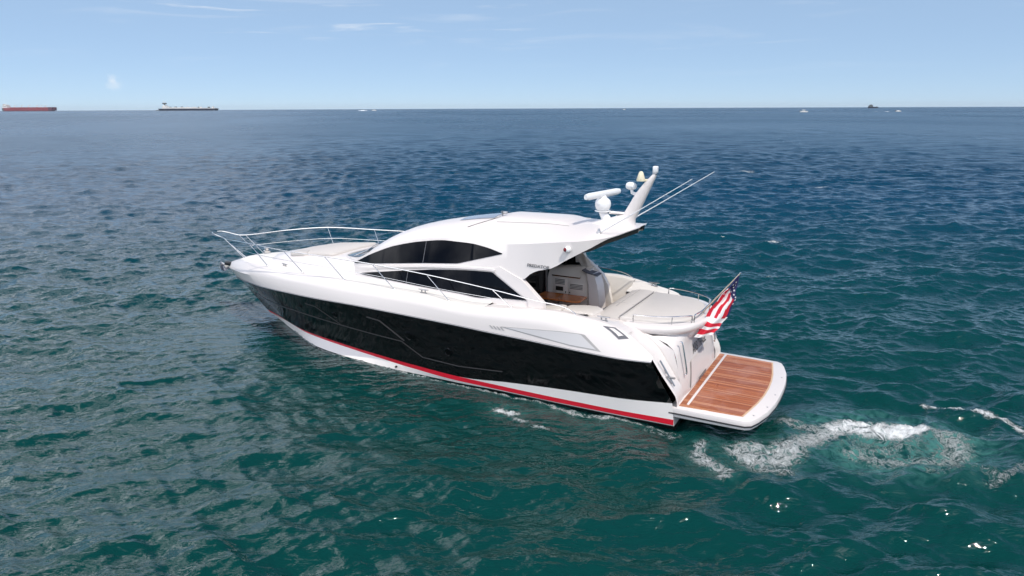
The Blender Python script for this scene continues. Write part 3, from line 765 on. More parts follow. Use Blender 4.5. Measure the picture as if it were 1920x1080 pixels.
# --- cockpit
bulk = MB(); bulk.add([(4.72, 1.55, 1.2), (4.72, 1.55, 3.0), (4.72, 1.3, 3.75), (4.72, -1.3, 3.75), (4.72, -1.55, 3.0), (4.72, -1.55, 1.2)], [tuple(range(6))])
bk = part(bulk, 'saloon_door', GLASS)
mb = MB(); mb.box((4.68, -.95, 2.4), (.05, .06, 2.4)); part(mb, 'door_frame', STEEL2, bk)
# wet bar along the starboard side
mb = MB(); rows = []
for x, yo, zt in ((4.66, -1.02, 2.55), (4.2, -1.02, 2.62), (3.75, -1.02, 2.66), (3.42, -1.0, 2.67)):
    rows.append([(x, yo, 1.2), (x, yo, zt-.22), (x, yo-.06, zt-.08), (x, yo-.16, zt), (x, -1.7, zt+.02)])
mb.loft(rows); mb.add(rows[-1]+[(3.42, -1.7, 1.2)], [tuple(range(6))])
bar = part(mb, 'wet_bar', CREAM)
def yface(x0, x1, z0, z1, y, name, m, parent, d=.012):
    mb = MB(); mb.box(((x0+x1)/2, y, (z0+z1)/2), (abs(x1-x0), d, z1-z0), 0, .003); return part(mb, name, m, parent)
d1 = yface(4.48, 4.05, 1.92, 2.36, -1.012, 'locker_door', CREAM, bar); d2 = yface(4.02, 3.52, 1.90, 2.28, -1.012, 'locker_door', CREAM, bar)
for dd, xa, xb, z0 in ((d1, 4.42, 4.12, 2.20), (d2, 3.96, 3.58, 2.10)):
    for k in range(4):
        lv = MB(); lv.box(((xa+xb)/2, -1.002, z0+k*.04), (abs(xb-xa), .01, .014)); part(lv, 'vent_slat', SHADE, dd)
yface(4.40, 4.17, 2.0, 2.12, -1.003, 'stereo_panel', SHADE, bar, .01)
mb = MB(); mb.tube([(4.5, -.97, 2.43), (3.66, -.97, 2.43)], .018, 8); mb.tube([(3.66, -.97, 2.43), (3.66, -1.03, 2.45)], .018, 8); part(mb, 'grab_rail', STEEL, bar)
for x, dd in ((4.09, d1), (3.97, d2)):
    mb = MB(); mb.lathe([(.018, 0), (.018, .015)], (x, -1.006, 1.98), (0, 1, 0), 10); part(mb, 'door_knob', SHADE, dd)
# sunlit post beside the bar with a dark sloping cap
mb = MB(); rows = []
for z, x0, x1 in ((1.2, 3.36, 3.02), (1.9, 3.36, 3.06), (2.3, 3.38, 3.12), (2.52, 3.42, 3.2), (2.60, 3.44, 3.26)):
    rows.append([(x0, -.92, z), (x1, -.92, z), (x1-.04, -1.3, z), (x0, -1.3, z)])
pst = part(mb.loft(rows, True, True), 'bar_post', WHITE, smooth=30)
mb = MB(); mb.prism([(3.60, -.98), (3.42, -.90), (3.12, -.93), (3.14, -1.28), (3.6, -1.28)], [(lambda x, y: 2.56+(x-3.2)*.22, 0), (lambda x, y: 2.585+(x-3.2)*.22, 0)]); part(mb, 'post_cap', GREYD, pst)
# starboard and port wing bulkheads under the hardtop
wing = [(4.66, 3.55), (2.60, 3.66), (2.98, 3.44), (3.52, 2.96), (3.72, 2.80)]
def slab_y(poly, y0f, th, name, m, s, parent=None, label=None):
    n = len(poly); mb = MB()
    vs = [(x, y0f(x, z)*s, z) for x, z in poly]+[(x, (y0f(x, z)-th)*s, z) for x, z in poly]
    bm = bmesh.new(); V = [bm.verts.new(v) for v in vs]
    for f in [tuple(range(n)), tuple(range(n, 2*n))[::-1]]+[(i, (i+1) % n, n+(i+1) % n, n+i) for i in range(n)]: bm.faces.new([V[i] for i in f])
    bmesh.ops.triangulate(bm, faces=[f for f in bm.faces if len(f.verts) > 4]); bm.verts.index_update()
    mb.add([v.co[:] for v in bm.verts], [tuple(v.index for v in f.verts) for f in bm.faces]); bm.free()
    return part(mb, name, m, parent, 30)
sb = lambda x, z: 1.60-.10*(z-2.3)
w = slab_y([(4.2, 3.30), (3.75, 3.10), (3.62, 2.70), (3.5, 2.2), (3.35, 1.25), (2.88, 1.25), (2.92, 1.7), (3.02, 2.2), (3.18, 2.50), (3.52, 2.80), (3.95, 3.12), (4.0, 3.3)], sb, .14, 'wing_pillar', CREAM, -1)
slab_y([(4.66, 3.02), (4.66, 2.6), (3.68, 2.68), (3.76, 3.02), (4.1, 3.2)], lambda x, z: 1.62, .02, 'cockpit_side_window', GLASS, -1)
# table
mb = MB(); mb.prism(arc_poly([(3.36, -.84), (3.34, -.28), (3.52, -.18), (4.66, -.18), (4.66, -.84)], .07), [(1.93, .01), (1.94, 0), (1.968, 0), (1.975, .008)])
tb = part(mb, 'cockpit_table', TABLE)
mb = MB(); mb.box((4.02, -.5, 1.977), (.010, .64, .003)); part(mb, 'table_seam', SEAM, tb)
mb = MB(); mb.lathe([(.07, 0), (.07, .72)], (3.95, -.35, 1.2), (0, 0, 1), 16); part(mb, 'table_leg', STEEL2, tb)
mb = MB(); mb.lathe([(.05, 0), (.05, .72)], (4.5, -.35, 1.2), (0, 0, 1), 16); part(mb, 'table_leg', STEEL2, tb)
# sofa along the port side and across
def cushion(poly, z0, z1, name, m=GREY, rnd=.05, parent=None): return pad(name, arc_poly(poly, .08), lambda x, y: z0, z1-z0, m, parent, rnd)
cushion([(4.6, .86), (4.6, 1.34), (3.16, 1.34), (3.16, .86)], 1.7, 2.19, 'sofa_back')
cushion([(3.14, .86), (3.14, 1.34), (2.30, 1.36), (2.22, .80), (2.45, .62), (2.75, .66)], 1.7, 2.20, 'sofa_back')
cushion([(4.6, .35), (4.6, .97), (2.9, .97), (2.9, .35)], 1.25, 1.68, 'sofa_seat')
cushion([(2.9, -1.1), (2.9, .6), (2.35, .6), (2.35, -1.1)], 1.25, 1.72, 'sofa_seat', GREYD)  # dark grey paints the backrest's shadow into this seat
# wave-shaped backrest rising to the aft sun pad
rows = []
prof = [(2.62, 1.62), (2.55, 1.86), (2.40, 2.06), (2.26, 2.17), (2.1, 2.22), (1.92, 2.24), (1.75, 2.235), (1.66, 2.215), (1.645, 2.13), (1.65, 1.9)]
for y in np.linspace(-1.32, 1.36, 14):
    yy = (y+1.32)/2.68; sh = .12*(1-yy); dz = -.10*max(0, (yy-.55)/.45)**1.5
    rows.append([(x+sh*.0, y, z+(dz if x > 1.9 else dz*.6)) for x, z in prof])
part(MB().loft(rows, False, True), 'sofa_backrest', GREY, smooth=50)
for pts, r in (([(1.645, y, 2.222) for y in (-1.3, 0, 1.3)], .014), ([(2.02, y, 2.236) for y in (-1.3, -.4, .5)], .006), ([(2.26, .2, 2.175), (2.1, .2, 2.223), (1.92, .2, 2.243), (1.66, .2, 2.218)], .006)):
    sm = MB(); sm.tube(pts, r, 5); part(sm, 'cushion_seam', SEAML)
rim = [(1.5, 1.50), (1.2, 1.56), (.85, 1.55), (.5, 1.45), (.2, 1.24), (.0, .95), (-.12, .55), (-.16, .2)]
rim = rim+[(x, -y) for x, y in rim[::-1]]
rim = [tuple(p) for p in [(v.x, v.y) for v in smooth_path([(x, y, 0) for x, y in rim], 3)]]
mb = MB(); mb.prism(rim, [(1.86, .26), (1.93, .10), (1.98, .03), (2.04, 0), (2.10, .0), (2.135, .02), (2.15, .06)])
part(mb, 'stern_coaming', WHITE, smooth=60)
padp = [(1.63, 1.30), (1.1, 1.27), (.7, 1.2), (.4, 1.03), (.18, .8), (.04, .45), (0, .1)]; padp = padp+[(x, -y) for x, y in padp[::-1]]
padp = [(v.x, v.y) for v in smooth_path([(x, y, 0) for x, y in padp], 3)]
pad('aft_sun_pad', padp, lambda x, y: 2.13, .10, GREY, None, .05)
mb = MB(); mb.box((1.72, 1.22, 2.09), (.22, .2, .06), 0, .01); part(mb, 'cushion_gap', SHADE)
# stern rails
def rail(pts, r, name, m=STEEL, parent=None, sm=5): mb = MB(); mb.tube(smooth_path(pts, sm) if sm else pts, r, 8); return part(mb, name, m, parent)
for s in (1, -1):
    rl = rail([(1.27, 1.40*s, 2.15), (1.27, 1.40*s, 2.30), (1.24, 1.40*s, 2.335), (1.1, 1.41*s, 2.34), (.75, 1.34*s, 2.34), (.42, 1.18*s, 2.34), (.17, .98*s, 2.34), (.06, .86*s, 2.33), (.05, .83*s, 2.30), (.06, .83*s, 2.15)], .016, 'stern_rail')
    mb = MB(); mb.tube([(.42, 1.18*s, 2.14), (.42, 1.18*s, 2.34)], .013, 8); part(mb, 'stanchion', STEEL, rl)
rl = rail([(.02, .76, 2.15), (.01, .76, 2.30), (0, .73, 2.335), (-.05, .4, 2.34), (-.06, 0, 2.34), (-.05, -.4, 2.34), (0, -.73, 2.335), (.01, -.76, 2.30), (.02, -.76, 2.15)], .016, 'stern_rail')
mb = MB(); mb.tube([(-.05, -.38, 2.14), (-.05, -.38, 2.34)], .013, 8); part(mb, 'stanchion', STEEL, rl)
# flagstaff
mb = MB(); mb.tube([(.10, 0, 2.10), (-.79, 0, 3.25)], [.022, .014], 10); mb.lathe([(.05, 0), (.05, .03), (.03, .1)], (.08, 0, 2.13), (-.6, 0, .8), 10)
fs = part(mb, 'flagstaff', mat('pale_wood', (.55, .46, .36), .4))
mb = MB(); mb.lathe([(0, -.02), (.022, 0), (.022, .03), (0, .045)], (-.79, 0, 3.25), (-.6, 0, .8), 10); part(mb, 'staff_cap', STEEL, fs)
# --- transom
rimx = lambda y: float(np.interp(abs(y), [0, .2, .55, .95, 1.24, 1.45, 1.6], [-.16, -.16, -.12, 0, .2, .5, .8]))
KS = (-1, -.97, -.9, -.75, -.6, -.3, 0, .3, .6, .75, .9, .97, 1)
TR = []
for z, x, w, q in ((.545, -.05, 1.58, 0), (.62, -.07, 1.58, 0), (.95, -.02, 1.58, 0), (1.25, .05, 1.57, 0), (1.5, .11, 1.56, 0), (1.68, .13, 1.55, .08), (1.80, .12, 1.54, .35), (1.88, .10, 1.53, .75), (1.935, .09, 1.52, 1)):
    TR.append([((x+.06*abs(k)**4)*(1-q)+(rimx(w*k)+.12)*q, w*k, z) for k in KS])
rows = TR
tr = part(MB().loft(rows), 'transom', WHITE, smooth=50)
rows = [[(x+.012*0, y, z) for y in (1.05, .8, .4, 0, -.4, -.8, -1.05)] for x, z in ((-.085, .64), (-.04, .95), (.015, 1.22))]
part(MB().loft([[(x, y*(1-.12*i), z) for x, y, z in r] for i, r in enumerate(rows)], False).loft([[(x+.05, y*1.06, z) for x, y, z in r] for r in rows[:1]]+[rows[0]]), 'garage_door', WHITE, tr, 30)
text_mesh('name_lettering', 'ARBITRAGE', .32, LETTER, tr, (.045, .50, 1.30), (0, -1, 0), (.22, 0, 1), 1.2, .15, -.002)
text_mesh('maker_lettering', 'SUNSEEKER', .11, LETG, tr, (-.125, .52, .66), (0, -1, 0), (.1, 0, 1), .72, 0, .003)
th_ = MB(); th_.tube(smooth_path([(.16, 1.36, 1.82), (.11, 1.34, 1.80), (.03, 1.34, 1.45), (-.03, 1.34, 1.12), (.0, 1.36, 1.08)], 5), .022, 8); part(th_, 'grab_rail', STEEL, tr)
th_ = MB(); th_.tube(smooth_path([(.16, -1.36, 1.82), (.11, -1.34, 1.80), (.03, -1.34, 1.45), (-.03, -1.34, 1.12), (.0, -1.36, 1.08)], 5), .022, 8); part(th_, 'grab_rail', STEEL, tr)
# quarter fairings sloping from the bulwark down to the platform
for s in (1, -1):
    rows = []
    for x, zo, yo, zi, yi in ((1.35, 2.13, 1.98, 2.13, 1.52), (1.15, 2.05, 2.0, 2.10, 1.58), (.9, 1.90, 2.07, 2.0, 1.6), (.72, 1.78, 2.1, 1.88, 1.6), (.53, 1.62, 2.14, 1.70, 1.6), (.3, 1.27, 2.12, 1.36, 1.6), (.1, .98, 2.08, 1.06, 1.6), (0.0, .83, 2.06, .92, 1.6), (-.04, .70, 2.06, .80, 1.6), (-.05, .545, 2.06, .545, 1.6)):
        rows.append([(x+.0, (yo+.01 if x < .54 else yo)*s, zo-.03), (x, (yo-.02)*s, zo), (x, (yo-.12)*s, zo-.015), (x+.02, (yo*.5+yi*.5)*s, (zo+zi)/2-.03), (x+.02, (yi+.03)*s, zi-.02), (x+.02, (yi-.06)*s, zi-.03)])
    part(MB().loft(rows), 'quarter_fairing', WHITE if s == 1 else CREAM, smooth=40)
    # cheek between the fairing and the transom
    A_ = [(1.25, 1.52, 2.11), (.92, 1.57, 1.98), (.74, 1.57, 1.86), (.55, 1.57, 1.68), (.32, 1.57, 1.34), (.12, 1.57, 1.04), (.02, 1.57, .90), (-.02, 1.57, .545)]
    B_ = [(1.0, 1.40, 1.93), (.78, 1.50, 1.935), (TR[7][-1]), (TR[5][-1]), (TR[3][-1]), (TR[2][-1]), (TR[2][-1][0], 1.58, .8), (TR[0][-1])]
    part(MB().loft([[(a[0], a[1]*s, a[2]), ((a[0]+b[0])/2, (a[1]+b[1])/2*s, (a[2]+b[2])/2), (b[0], b[1]*s, b[2])] for a, b in zip(A_, B_)]), 'quarter_cheek', WHITE, smooth=40)
# grey framed fuel-fill panel, side recess panel
def plate(pts, name, m, s, off, parent=None):
    n = len(pts); vs = []
    for x, y, z in pts: vs.append((x, (y+off)*s, z+off*.35))
    for x, y, z in pts: vs.append((x, (y-.02)*s, z-.007))
    return part(MB().add(vs, [tuple(range(n)), tuple(range(n, 2*n))[::-1]]+[(i, (i+1) % n, n+(i+1) % n, n+i) for i in range(n)]), name, m, parent, 0)
def up(x, k):  # point on the white topside: k 0 at rub rail .. 1 at deck edge
    P = [cR(x), cM(x), cM2(x), cD(x)]; t = k*3; i = min(int(t), 2); q = t-i
    return (x, P[i][0]*(1-q)+P[i+1][0]*q, P[i][1]*(1-q)+P[i+1][1]*q)
def top_patch(poly, name, m, off, parent=None, nseg=6):
    """flat trim laid on the topside; poly = (x, k) corners, ruled between first and second half"""
    h = len(poly)//2; A_, B_ = poly[:h], poly[h:][::-1]
    out = []
    for s in (1, -1):
        rows = []
        for (xa, ka), (xb, kb) in zip(A_, B_):
            row = []
            for i in range(nseg+1):
                t = i/nseg; x, y, z = up(xa+(xb-xa)*t, ka+(kb-ka)*t); row.append((x, (y+off)*s, z+off*.3))
            rows.append(row)
        out.append(part(MB().loft(rows), name, m, parent, 60))
    return out
k0 = top_patch([(4.25, .215), (3.4, .26), (2.75, .295), (2.18, .335), (2.10, .33), (1.68, .07), (1.74, .07), (2.4, .06), (3.2, .10), (4.25, .205)], 'side_recess_frame', SEAML, .006)
kk = [(4.1, .215), (3.4, .248), (2.75, .283), (2.25, .318), (2.18, .31), (1.80, .092), (1.86, .092), (2.45, .082), (3.2, .125), (4.1, .205)]
for q, s in ((0, 1), (1, -1)):
    rows = []
    for (xa, ka), (xb, kb) in zip(kk[:5], kk[5:][::-1]):
        row = []
        for v in np.linspace(0, 1, 6):
            x, y, z = up(xa+(xb-xa)*v, ka+(kb-ka)*v); row.append((x, (y+.012)*s, z+.004))
        rows.append(row)
    part(MB().loft(rows), 'side_recess_panel', PANEL, k0[q], 60)
for i in range(4):
    vn = MB(); x = 4.58-i*.10
    p = [up(x, .20), up(x-.05, .20), up(x-.14, .12), up(x-.09, .12)]
    vn.add([(a_, b_+.007, c_+.003) for a_, b_, c_ in p], [(0, 1, 2, 3)])
    both(vn, 'vent_louvre', SEAML, smooth=0)
ff = top_patch([(1.76, .84), (1.48, .985), (1.11, .72), (1.33, .48)], 'fuel_fill_frame', GREYD, .010)
FA = [(1.61, .83), (1.49, .89), (1.23, .69), (1.34, .58)]
for q, s in ((0, 1), (1, -1)):
    rows = []
    for t in np.linspace(0, 1, 5):
        a = [FA[0][m_]*(1-t)+FA[3][m_]*t for m_ in (0, 1)]; b = [FA[1][m_]*(1-t)+FA[2][m_]*t for m_ in (0, 1)]; row = []
        for v in np.linspace(0, 1, 5):
            x, y, z = up(a[0]*(1-v)+b[0]*v, a[1]*(1-v)+b[1]*v); row.append((x, (y+.016)*s, z+.008))
        rows.append(row)
    part(MB().loft(rows), 'fuel_fill_lid', WHITE, ff[q], 60)
# --- swim platform
ol = [(.12, 2.10), (-1.2, 2.10), (-1.52, 2.085), (-1.64, 2.0), (-1.74, 1.75), (-1.86, 1.30), (-1.93, .75), (-1.95, .25)]
ol = ol+[(x, -y) for x, y in ol[::-1]]
mb = MB(); mb.prism(ol, [(.30, .12), (.33, .03), (.40, .0), (.50, 0), (.535, .012), (.55, .05)])
pf = part(mb, 'swim_platform', WHITE, smooth=40)
tk = [(-.06, 1.96), (-1.43, 1.88), (-1.48, 1.6), (-1.58, 1.0), (-1.63, .5), (-1.645, 0)]; tk = tk+[(x, -y) for x, y in tk[::-1]]
mb = MB(); mb.prism(tk, [(.548, 0), (.556, 0)]); part(mb, 'teak_decking', TEAK, pf, 0)
mb = MB()
for (x0, y0), (x1, y1) in zip(tk[1:], tk[2:-1]):
    L_ = math.hypot(x1-x0, y1-y0); a_ = math.atan2(y1-y0, x1-x0); mb.box(((x0+x1)/2+.012, (y0+y1)/2, .5575), (L_*1.0, .035, .005), a_)
part(mb, 'decking_border', mat('pale_margin_plank', (.62, .42, .26), .4), pf, 0)
mb = MB(); mb.box((-.225, -.08, .565), (.055, 3.82, .022), 0, .006); part(mb, 'platform_track', WHITE, pf)
eg = MB()
p_ = ol[:]; eg.tube([(x*1.0-.0, y*1.004, .415) for x, y in ol], .018, 6); part(eg, 'platform_fender', GROOVE, pf)
for x, y in ((-1.80, 1.1), (-1.84, .3), (-1.80, -.9), (-1.62, 1.7)):
    mb = MB(); mb.lathe([(.018, 0), (.018, .006)], (x, y, .55), (0, 0, 1), 10); part(mb, 'deck_fitting', STEEL2, pf)
tb_ = MB(); tb_.box((.05, 0, .31), (.1, 4.12, .46)); part(tb_, 'transom_base', BOOTW)
# --- bow rail
for s in (1, -1):
    top = [(17.24, .10, 2.79), (17.12, .2, 2.79), (16.9, .26, 2.76), (16.55, .30, 2.71), (16.3, .38, 2.69), (15.84, .62, 2.73), (14.9, 1.14, 2.86), (13.53, 1.71, 2.98), (11.74, 2.05, 2.99), (10.0, 2.2, 3.01), (8.3, 2.2, 2.965), (6.57, 2.15, 2.86), (4.66, 2.08, 2.68), (3.54, 2.05, 2.55), (2.86, 2.02, 2.49), (2.56, 2.01, 2.40), (2.42, 2.0, 2.29)]
    br = rail([(x, y*s, z) for x, y, z in top], .0155, 'bow_rail', sm=5)
    st = [((13.05, 1.5, 2.28), (13.53, 1.71, 2.98)), ((11.27, 1.80, 2.33), (11.74, 2.05, 2.99)), ((9.48, 2.02, 2.36), (10, 2.2, 3.01)), ((7.67, 2.10, 2.32), (8.3, 2.2, 2.96)),
          ((5.9, 2.14, 2.24), (6.57, 2.15, 2.86)), ((4.1, 2.12, 2.3), (4.66, 2.08, 2.68)), ((15.38, .28, 2.07), (16.42, .33, 2.70)), ((15.28, .42, 2.07), (16.2, .44, 2.69))]
    for a_, b_ in st:
        mb = MB(); mb.tube([(a_[0], a_[1]*s, a_[2]), (b_[0], b_[1]*s, b_[2])], .012, 8); mb.lathe([(.035, 0), (.03, .012), (.016, .03)], (a_[0], a_[1]*s, a_[2]), (0, 0, 1), 10); part(mb, 'stanchion', STEEL, br)
    mid = [(15.85, .36, 2.37), (14.6, 1.0, 2.52), (13.29, 1.6, 2.63), (11.5, 1.92, 2.66), (9.74, 2.11, 2.68), (8.0, 2.15, 2.63), (6.2, 2.145, 2.53), (4.4, 2.10, 2.46)]
    rail([(x, y*s, z) for x, y, z in mid], .007, 'guard_wire', STEEL, br)
    # mooring cleats
    for x, y, z, an in ((12.45, 1.38, 2.30, .25), (6.78, 2.02, 2.32, 0), (1.82, 1.86, 2.235, -.05)):
        mb = MB(); c = Vector((x, y*s, z)); d = Vector((math.cos(an), -math.sin(an)*s, 0))
        for q in (-.055, .055): mb.tube([c+d*q, c+d*q+Vector((0, 0, .08))], .017, 8)
        mb.tube([c-d*.16+Vector((0, 0, .092)), c-d*.05+Vector((0, 0, .085)), c+d*.05+Vector((0, 0, .085)), c+d*.16+Vector((0, 0, .092))], [.012, .019, .019, .012], 8); mb.box(tuple(c), (.2, .05, .012), math.atan2(d.y, d.x))
        part(mb, 'cleat', STEEL2)
    mb = MB(); mb.tube([(.40, 2.02*s, 1.56), (.06, 1.97*s, 1.0)], .02, 8)
    for t in (.3, .7): mb.tube([(.40-.34*t, (2.02-.05*t)*s, 1.56-.56*t), (.36-.34*t, (2.0-.05*t)*s, 1.44-.56*t)], .02, 8)
    mb.box((.2, 1.99*s, 1.19), (.3, .08, .02)); part(mb, 'cleat', STEEL2)
# anchor and roller on the stem
mb = MB(); mb.box((16.60, 0, 1.72), (.42, .22, .14), 0, .05); part(mb, 'anchor_roller', GROOVE)
mb = MB(); mb.tube([(16.5, 0, 1.70), (17.05, 0, 1.63)], .028, 8); mb.add([(17.12, 0, 1.75), (16.85, .22, 1.50), (16.95, 0, 1.40), (16.85, -.22, 1.50), (17.2, 0, 1.55)], [(0, 1, 4), (0, 4, 3), (1, 2, 4), (2, 3, 4), (0, 1, 2), (0, 2, 3)]); part(mb, 'anchor', STEEL2, smooth=0)
mb = MB(); mb.lathe([(.12, 0), (.12, .06), (.07, .09), (.07, .14), (.10, .16), (.0, .17)], (15.0, -.25, 2.22), (0, 0, 1), 16); part(mb, 'windlass', STEEL)

# --- the ensign hanging from the flagstaff
def boat_pt(p):
    c, s = math.cos(TH), math.sin(TH); return Vector((BX+c*p[0]-s*p[1], BY+s*p[0]+c*p[1], p[2]))
def build_flag():
    red, white, blue = mat('flag_red', (.60, .012, .035), .75), mat('flag_white', (.80, .78, .78), .75), mat('flag_blue', (.018, .022, .10), .75)
    # left and right borders of the hanging cloth in boat coordinates, from the staff head down to the fly
    Lb = [(-.76, .02, 3.21), (-.64, .04, 3.02), (-.50, .05, 2.82), (-.36, .08, 2.62), (-.24, .16, 2.42), (-.12, .26, 2.18), (-.05, .34, 2.02), (-.0, .42, 1.86), (.06, .52, 1.70)]
    Rb = [(-.78, .0, 3.17), (-.76, .02, 2.98), (-.74, .02, 2.78), (-.72, .03, 2.58), (-.66, .05, 2.38), (-.56, .10, 2.14), (-.46, .16, 1.98), (-.40, .20, 1.88), (-.32, .26, 1.75)]
    Lp = smooth_path(Lb, 6); Rp = smooth_path(Rb, 6); n = len(Lp)-1; nu = 24
    rows = []
    for i, (a_, b_) in enumerate(zip(Lp, Rp)):
        row = []
        for k in range(nu+1):
            t = k/nu; p = a_.lerp(b_, t)
            amp = .06*min(1, i/10)
            p += Vector((0, 1, 0))*amp*math.sin(t*8+i*.10)+Vector((.35, .2, 0))*amp*.6*math.sin(i*.55+t*2)
            row.append(boat_pt(p))
        rows.append(row)
    mb = MB().loft(rows); o = mb.obj('flag', [red, white, blue], None, 80)
    me = o.data; inv = {}
    k = 0
    for i in range(n):
        for j in range(nu):
            t = (j+.5)/nu; q = i/n
            if q < .62:
                stripe = int(t*5.2+.4+q*1.2)
                m = 1 if stripe % 2 == 0 else 0
                if q < .20+.22*max(0, t-.25) or (t > .90 and q < .60): m = 2
            else:
                m = 1 if int((q-.62)/.38*4.999) % 2 == 0 else 0
                
            inv[(i, j)] = m
    # faces keep their order through the merge (no coincident points)
    for p, (i, j) in zip(me.polygons, [(i, j) for i in range(n) for j in range(nu)]): p.material_index = inv[(i, j)]
    tag(o, 'red and white striped flag with starred blue canton hanging from the stern flagstaff', 'flag')
    st = MB()
    for i, t in ((7, .25), (7, .7), (9, .5), (10, .85), (11, .3), (12, .62), (13, .9), (14, .15), (15, .97), (17, .96), (20, .97), (5, .5), (13, .42)):
        a_ = Vector(rows[i][int(t*nu)]); e1 = (Vector(rows[i][min(nu, int(t*nu)+1)])-Vector(rows[i][max(0, int(t*nu)-1)])).normalized(); e2 = (Vector(rows[i+1][int(t*nu)])-a_).normalized()
        nrm = e1.cross(e2).normalized()
        for s in (1, -1):
            pts = [a_+nrm*.006*s+(e1*math.cos(q)+e2*math.sin(q))*(.032 if m_ % 2 == 0 else .014) for m_, q in enumerate([math.pi*k/5 for k in range(10)])]
            st.add(pts, [tuple(range(10))])
    st.obj('flag_stars', white, o, 0)
build_flag()
# ------------------------------------------------------------------ ships and boats far off
HAZY = .0
def sea_z(x, y): return -(x*x+y*y)/(2*RE)
def place(px, dist):
    X = (px-960)/1325.93*.969*dist; return X, dist
def far_thing(name, label, cat, px, dist, rz=0, group=None, dz=0):
    x, y = place(px, dist); return thing(name, label, cat, (x, y, sea_z(x, y)+dz), rz, group)
def fbox(mb, x0, x1, y0, y1, z0, z1): mb.box(((x0+x1)/2, (y0+y1)/2, (z0+z1)/2), (x1-x0, y1-y0, z1-z0)); return mb
def hull_mesh(Lh, Bh, z0, z1, bow=.09, stern=.04, rake=.03):
    """ship hull pointing to +x, centred on x"""
    rows = []
    for t in np.linspace(0, 1, 25):
        w = 1
        if t < stern: w = .55+.45*math.sqrt(t/stern)
        if t > 1-bow: w = max(.02, math.sqrt(max(0, 1-((t-1+bow)/bow)**2)))
        x = (t-.5)*Lh; xr = rake*Lh*max(0, (t-.85)/.15); xs = -rake*Lh*.7*max(0, (.08-t)/.08)
        rows.append([(x-xs*.9-xr*.9, -w*Bh*.46, z0), (x+.0, -w*Bh*.5, z1), (x, w*Bh*.5, z1), (x-xs*.9-xr*.9, w*Bh*.46, z0)])
    return MB().loft(rows, True, True)
def sp(mb, name, m, p): return mb.obj(name, m, p, 30)
SR = mat('ship_red', (.27, .045, .055), .6, fn=vary((.27, .045, .055), .25, .03)); SRD = mat('ship_dark_red', (.11, .03, .05), .6)
SB = mat('ship_navy', (.012, .016, .035), .6); SW = mat('ship_white', (.72, .70, .66), .6); SG = mat('ship_grey', (.10, .11, .11), .6); SBE = mat('ship_buff', (.45, .32, .25), .6)
# red bulk carrier, 248 m
s = far_thing('bulk_carrier', 'red hulled bulk carrier with white deckhouse at its left end on the horizon', 'cargo ship', 57, 3500)
sp(hull_mesh(246, 36, -2, 15.5), 'hull', SR, s)
mb = MB(); mb = hull_mesh(246.4, 36.4, -2.2, 3.0); sp(mb, 'boot_top', SRD, s)
mb = MB(); fbox(mb, 100, 119, -18.2, 18.2, 3, 18.5); sp(mb, 'forecastle', SRD, s)
mb = MB(); fbox(mb, -122, -94, -15, 15, 3, 14.9); sp(mb, 'stern_block', SG, s)
dh = MB(); fbox(dh, -120, -98, -14, 14, 15.5, 24); fbox(dh, -116, -100, -16, 16, 24, 27.5); fbox(dh, -113, -103, -12, 12, 27.5, 31); dho = sp(dh, 'deckhouse', SW, s)
mb = MB(); fbox(mb, -121, -115, -5, 5, 24, 33); sp(mb, 'funnel', SBE, s)
mb = MB(); mb.tube([(-108, 0, 31), (-108, 0, 40)], .8, 6); sp(mb, 'radar_mast', SW, dho)
for i, x in enumerate((-78, -62, -45, -30, -14, 8, 28, 46, 66, 86)):
    mb = MB(); fbox(mb, x-6, x+6, -13, 13, 15.5, 18.3); sp(mb, 'hatch_cover', SR, s)
for x in (-70, -37, -3, 37, 57, 77):
    mb = MB(); mb.tube([(x, 0, 15.5), (x, 0, 27)], 1.3, 6); mb.tube([(x, -1, 25), (x+13, -1, 30)], .7, 5); sp(mb, 'deck_crane', SW, s)
# dark tanker, 280 m
s = far_thing('tanker', 'long low dark blue tanker with white deck gear and stern tower on the horizon', 'cargo ship', 356, 3250, R(2))
sp(hull_mesh(262, 40, -2, 9.0), 'hull', SB, s)
mb = MB(); fbox(mb, -140, -118, -13, 13, -2, 3.0); fbox(mb, -124, -112, -10, 10, 2, 7); sp(mb, 'stern_platform', SG, s)
dh = MB(); fbox(dh, -112, -92, -15, 15, 9, 19); fbox(dh, -108, -98, -12, 12, 19, 24); dho = sp(dh, 'deckhouse', SW, s)
mb = MB(); fbox(mb, -111, -99, -9, 9, 28, 34); fbox(mb, -107, -103, -3, 3, 24, 28); sp(mb, 'tower', SG, s)
mb = MB(); mb.tube([(-109, 0, 34), (-109, 0, 43)], .8, 6); mb.tube([(-101, 0, 34), (-101, 0, 41)], .8, 6); sp(mb, 'masts', SW, s)
mb = MB(); fbox(mb, -92, 30, -17, 17, 9, 14.5); fbox(mb, 30, 70, -14, 14, 9, 12.5); fbox(mb, 70, 118, -10, 10, 9, 11.2); sp(mb, 'deck_piping', SW, s)
for x in (-82, -58, -30, -5, 22, 44, 52, 88, 106):
    mb = MB(); fbox(mb, x-2.4, x+2.4, -8, 8, 11, 16+random.uniform(0, 2)); sp(mb, 'deck_manifold', SG if random.random() < .4 else SW, s)
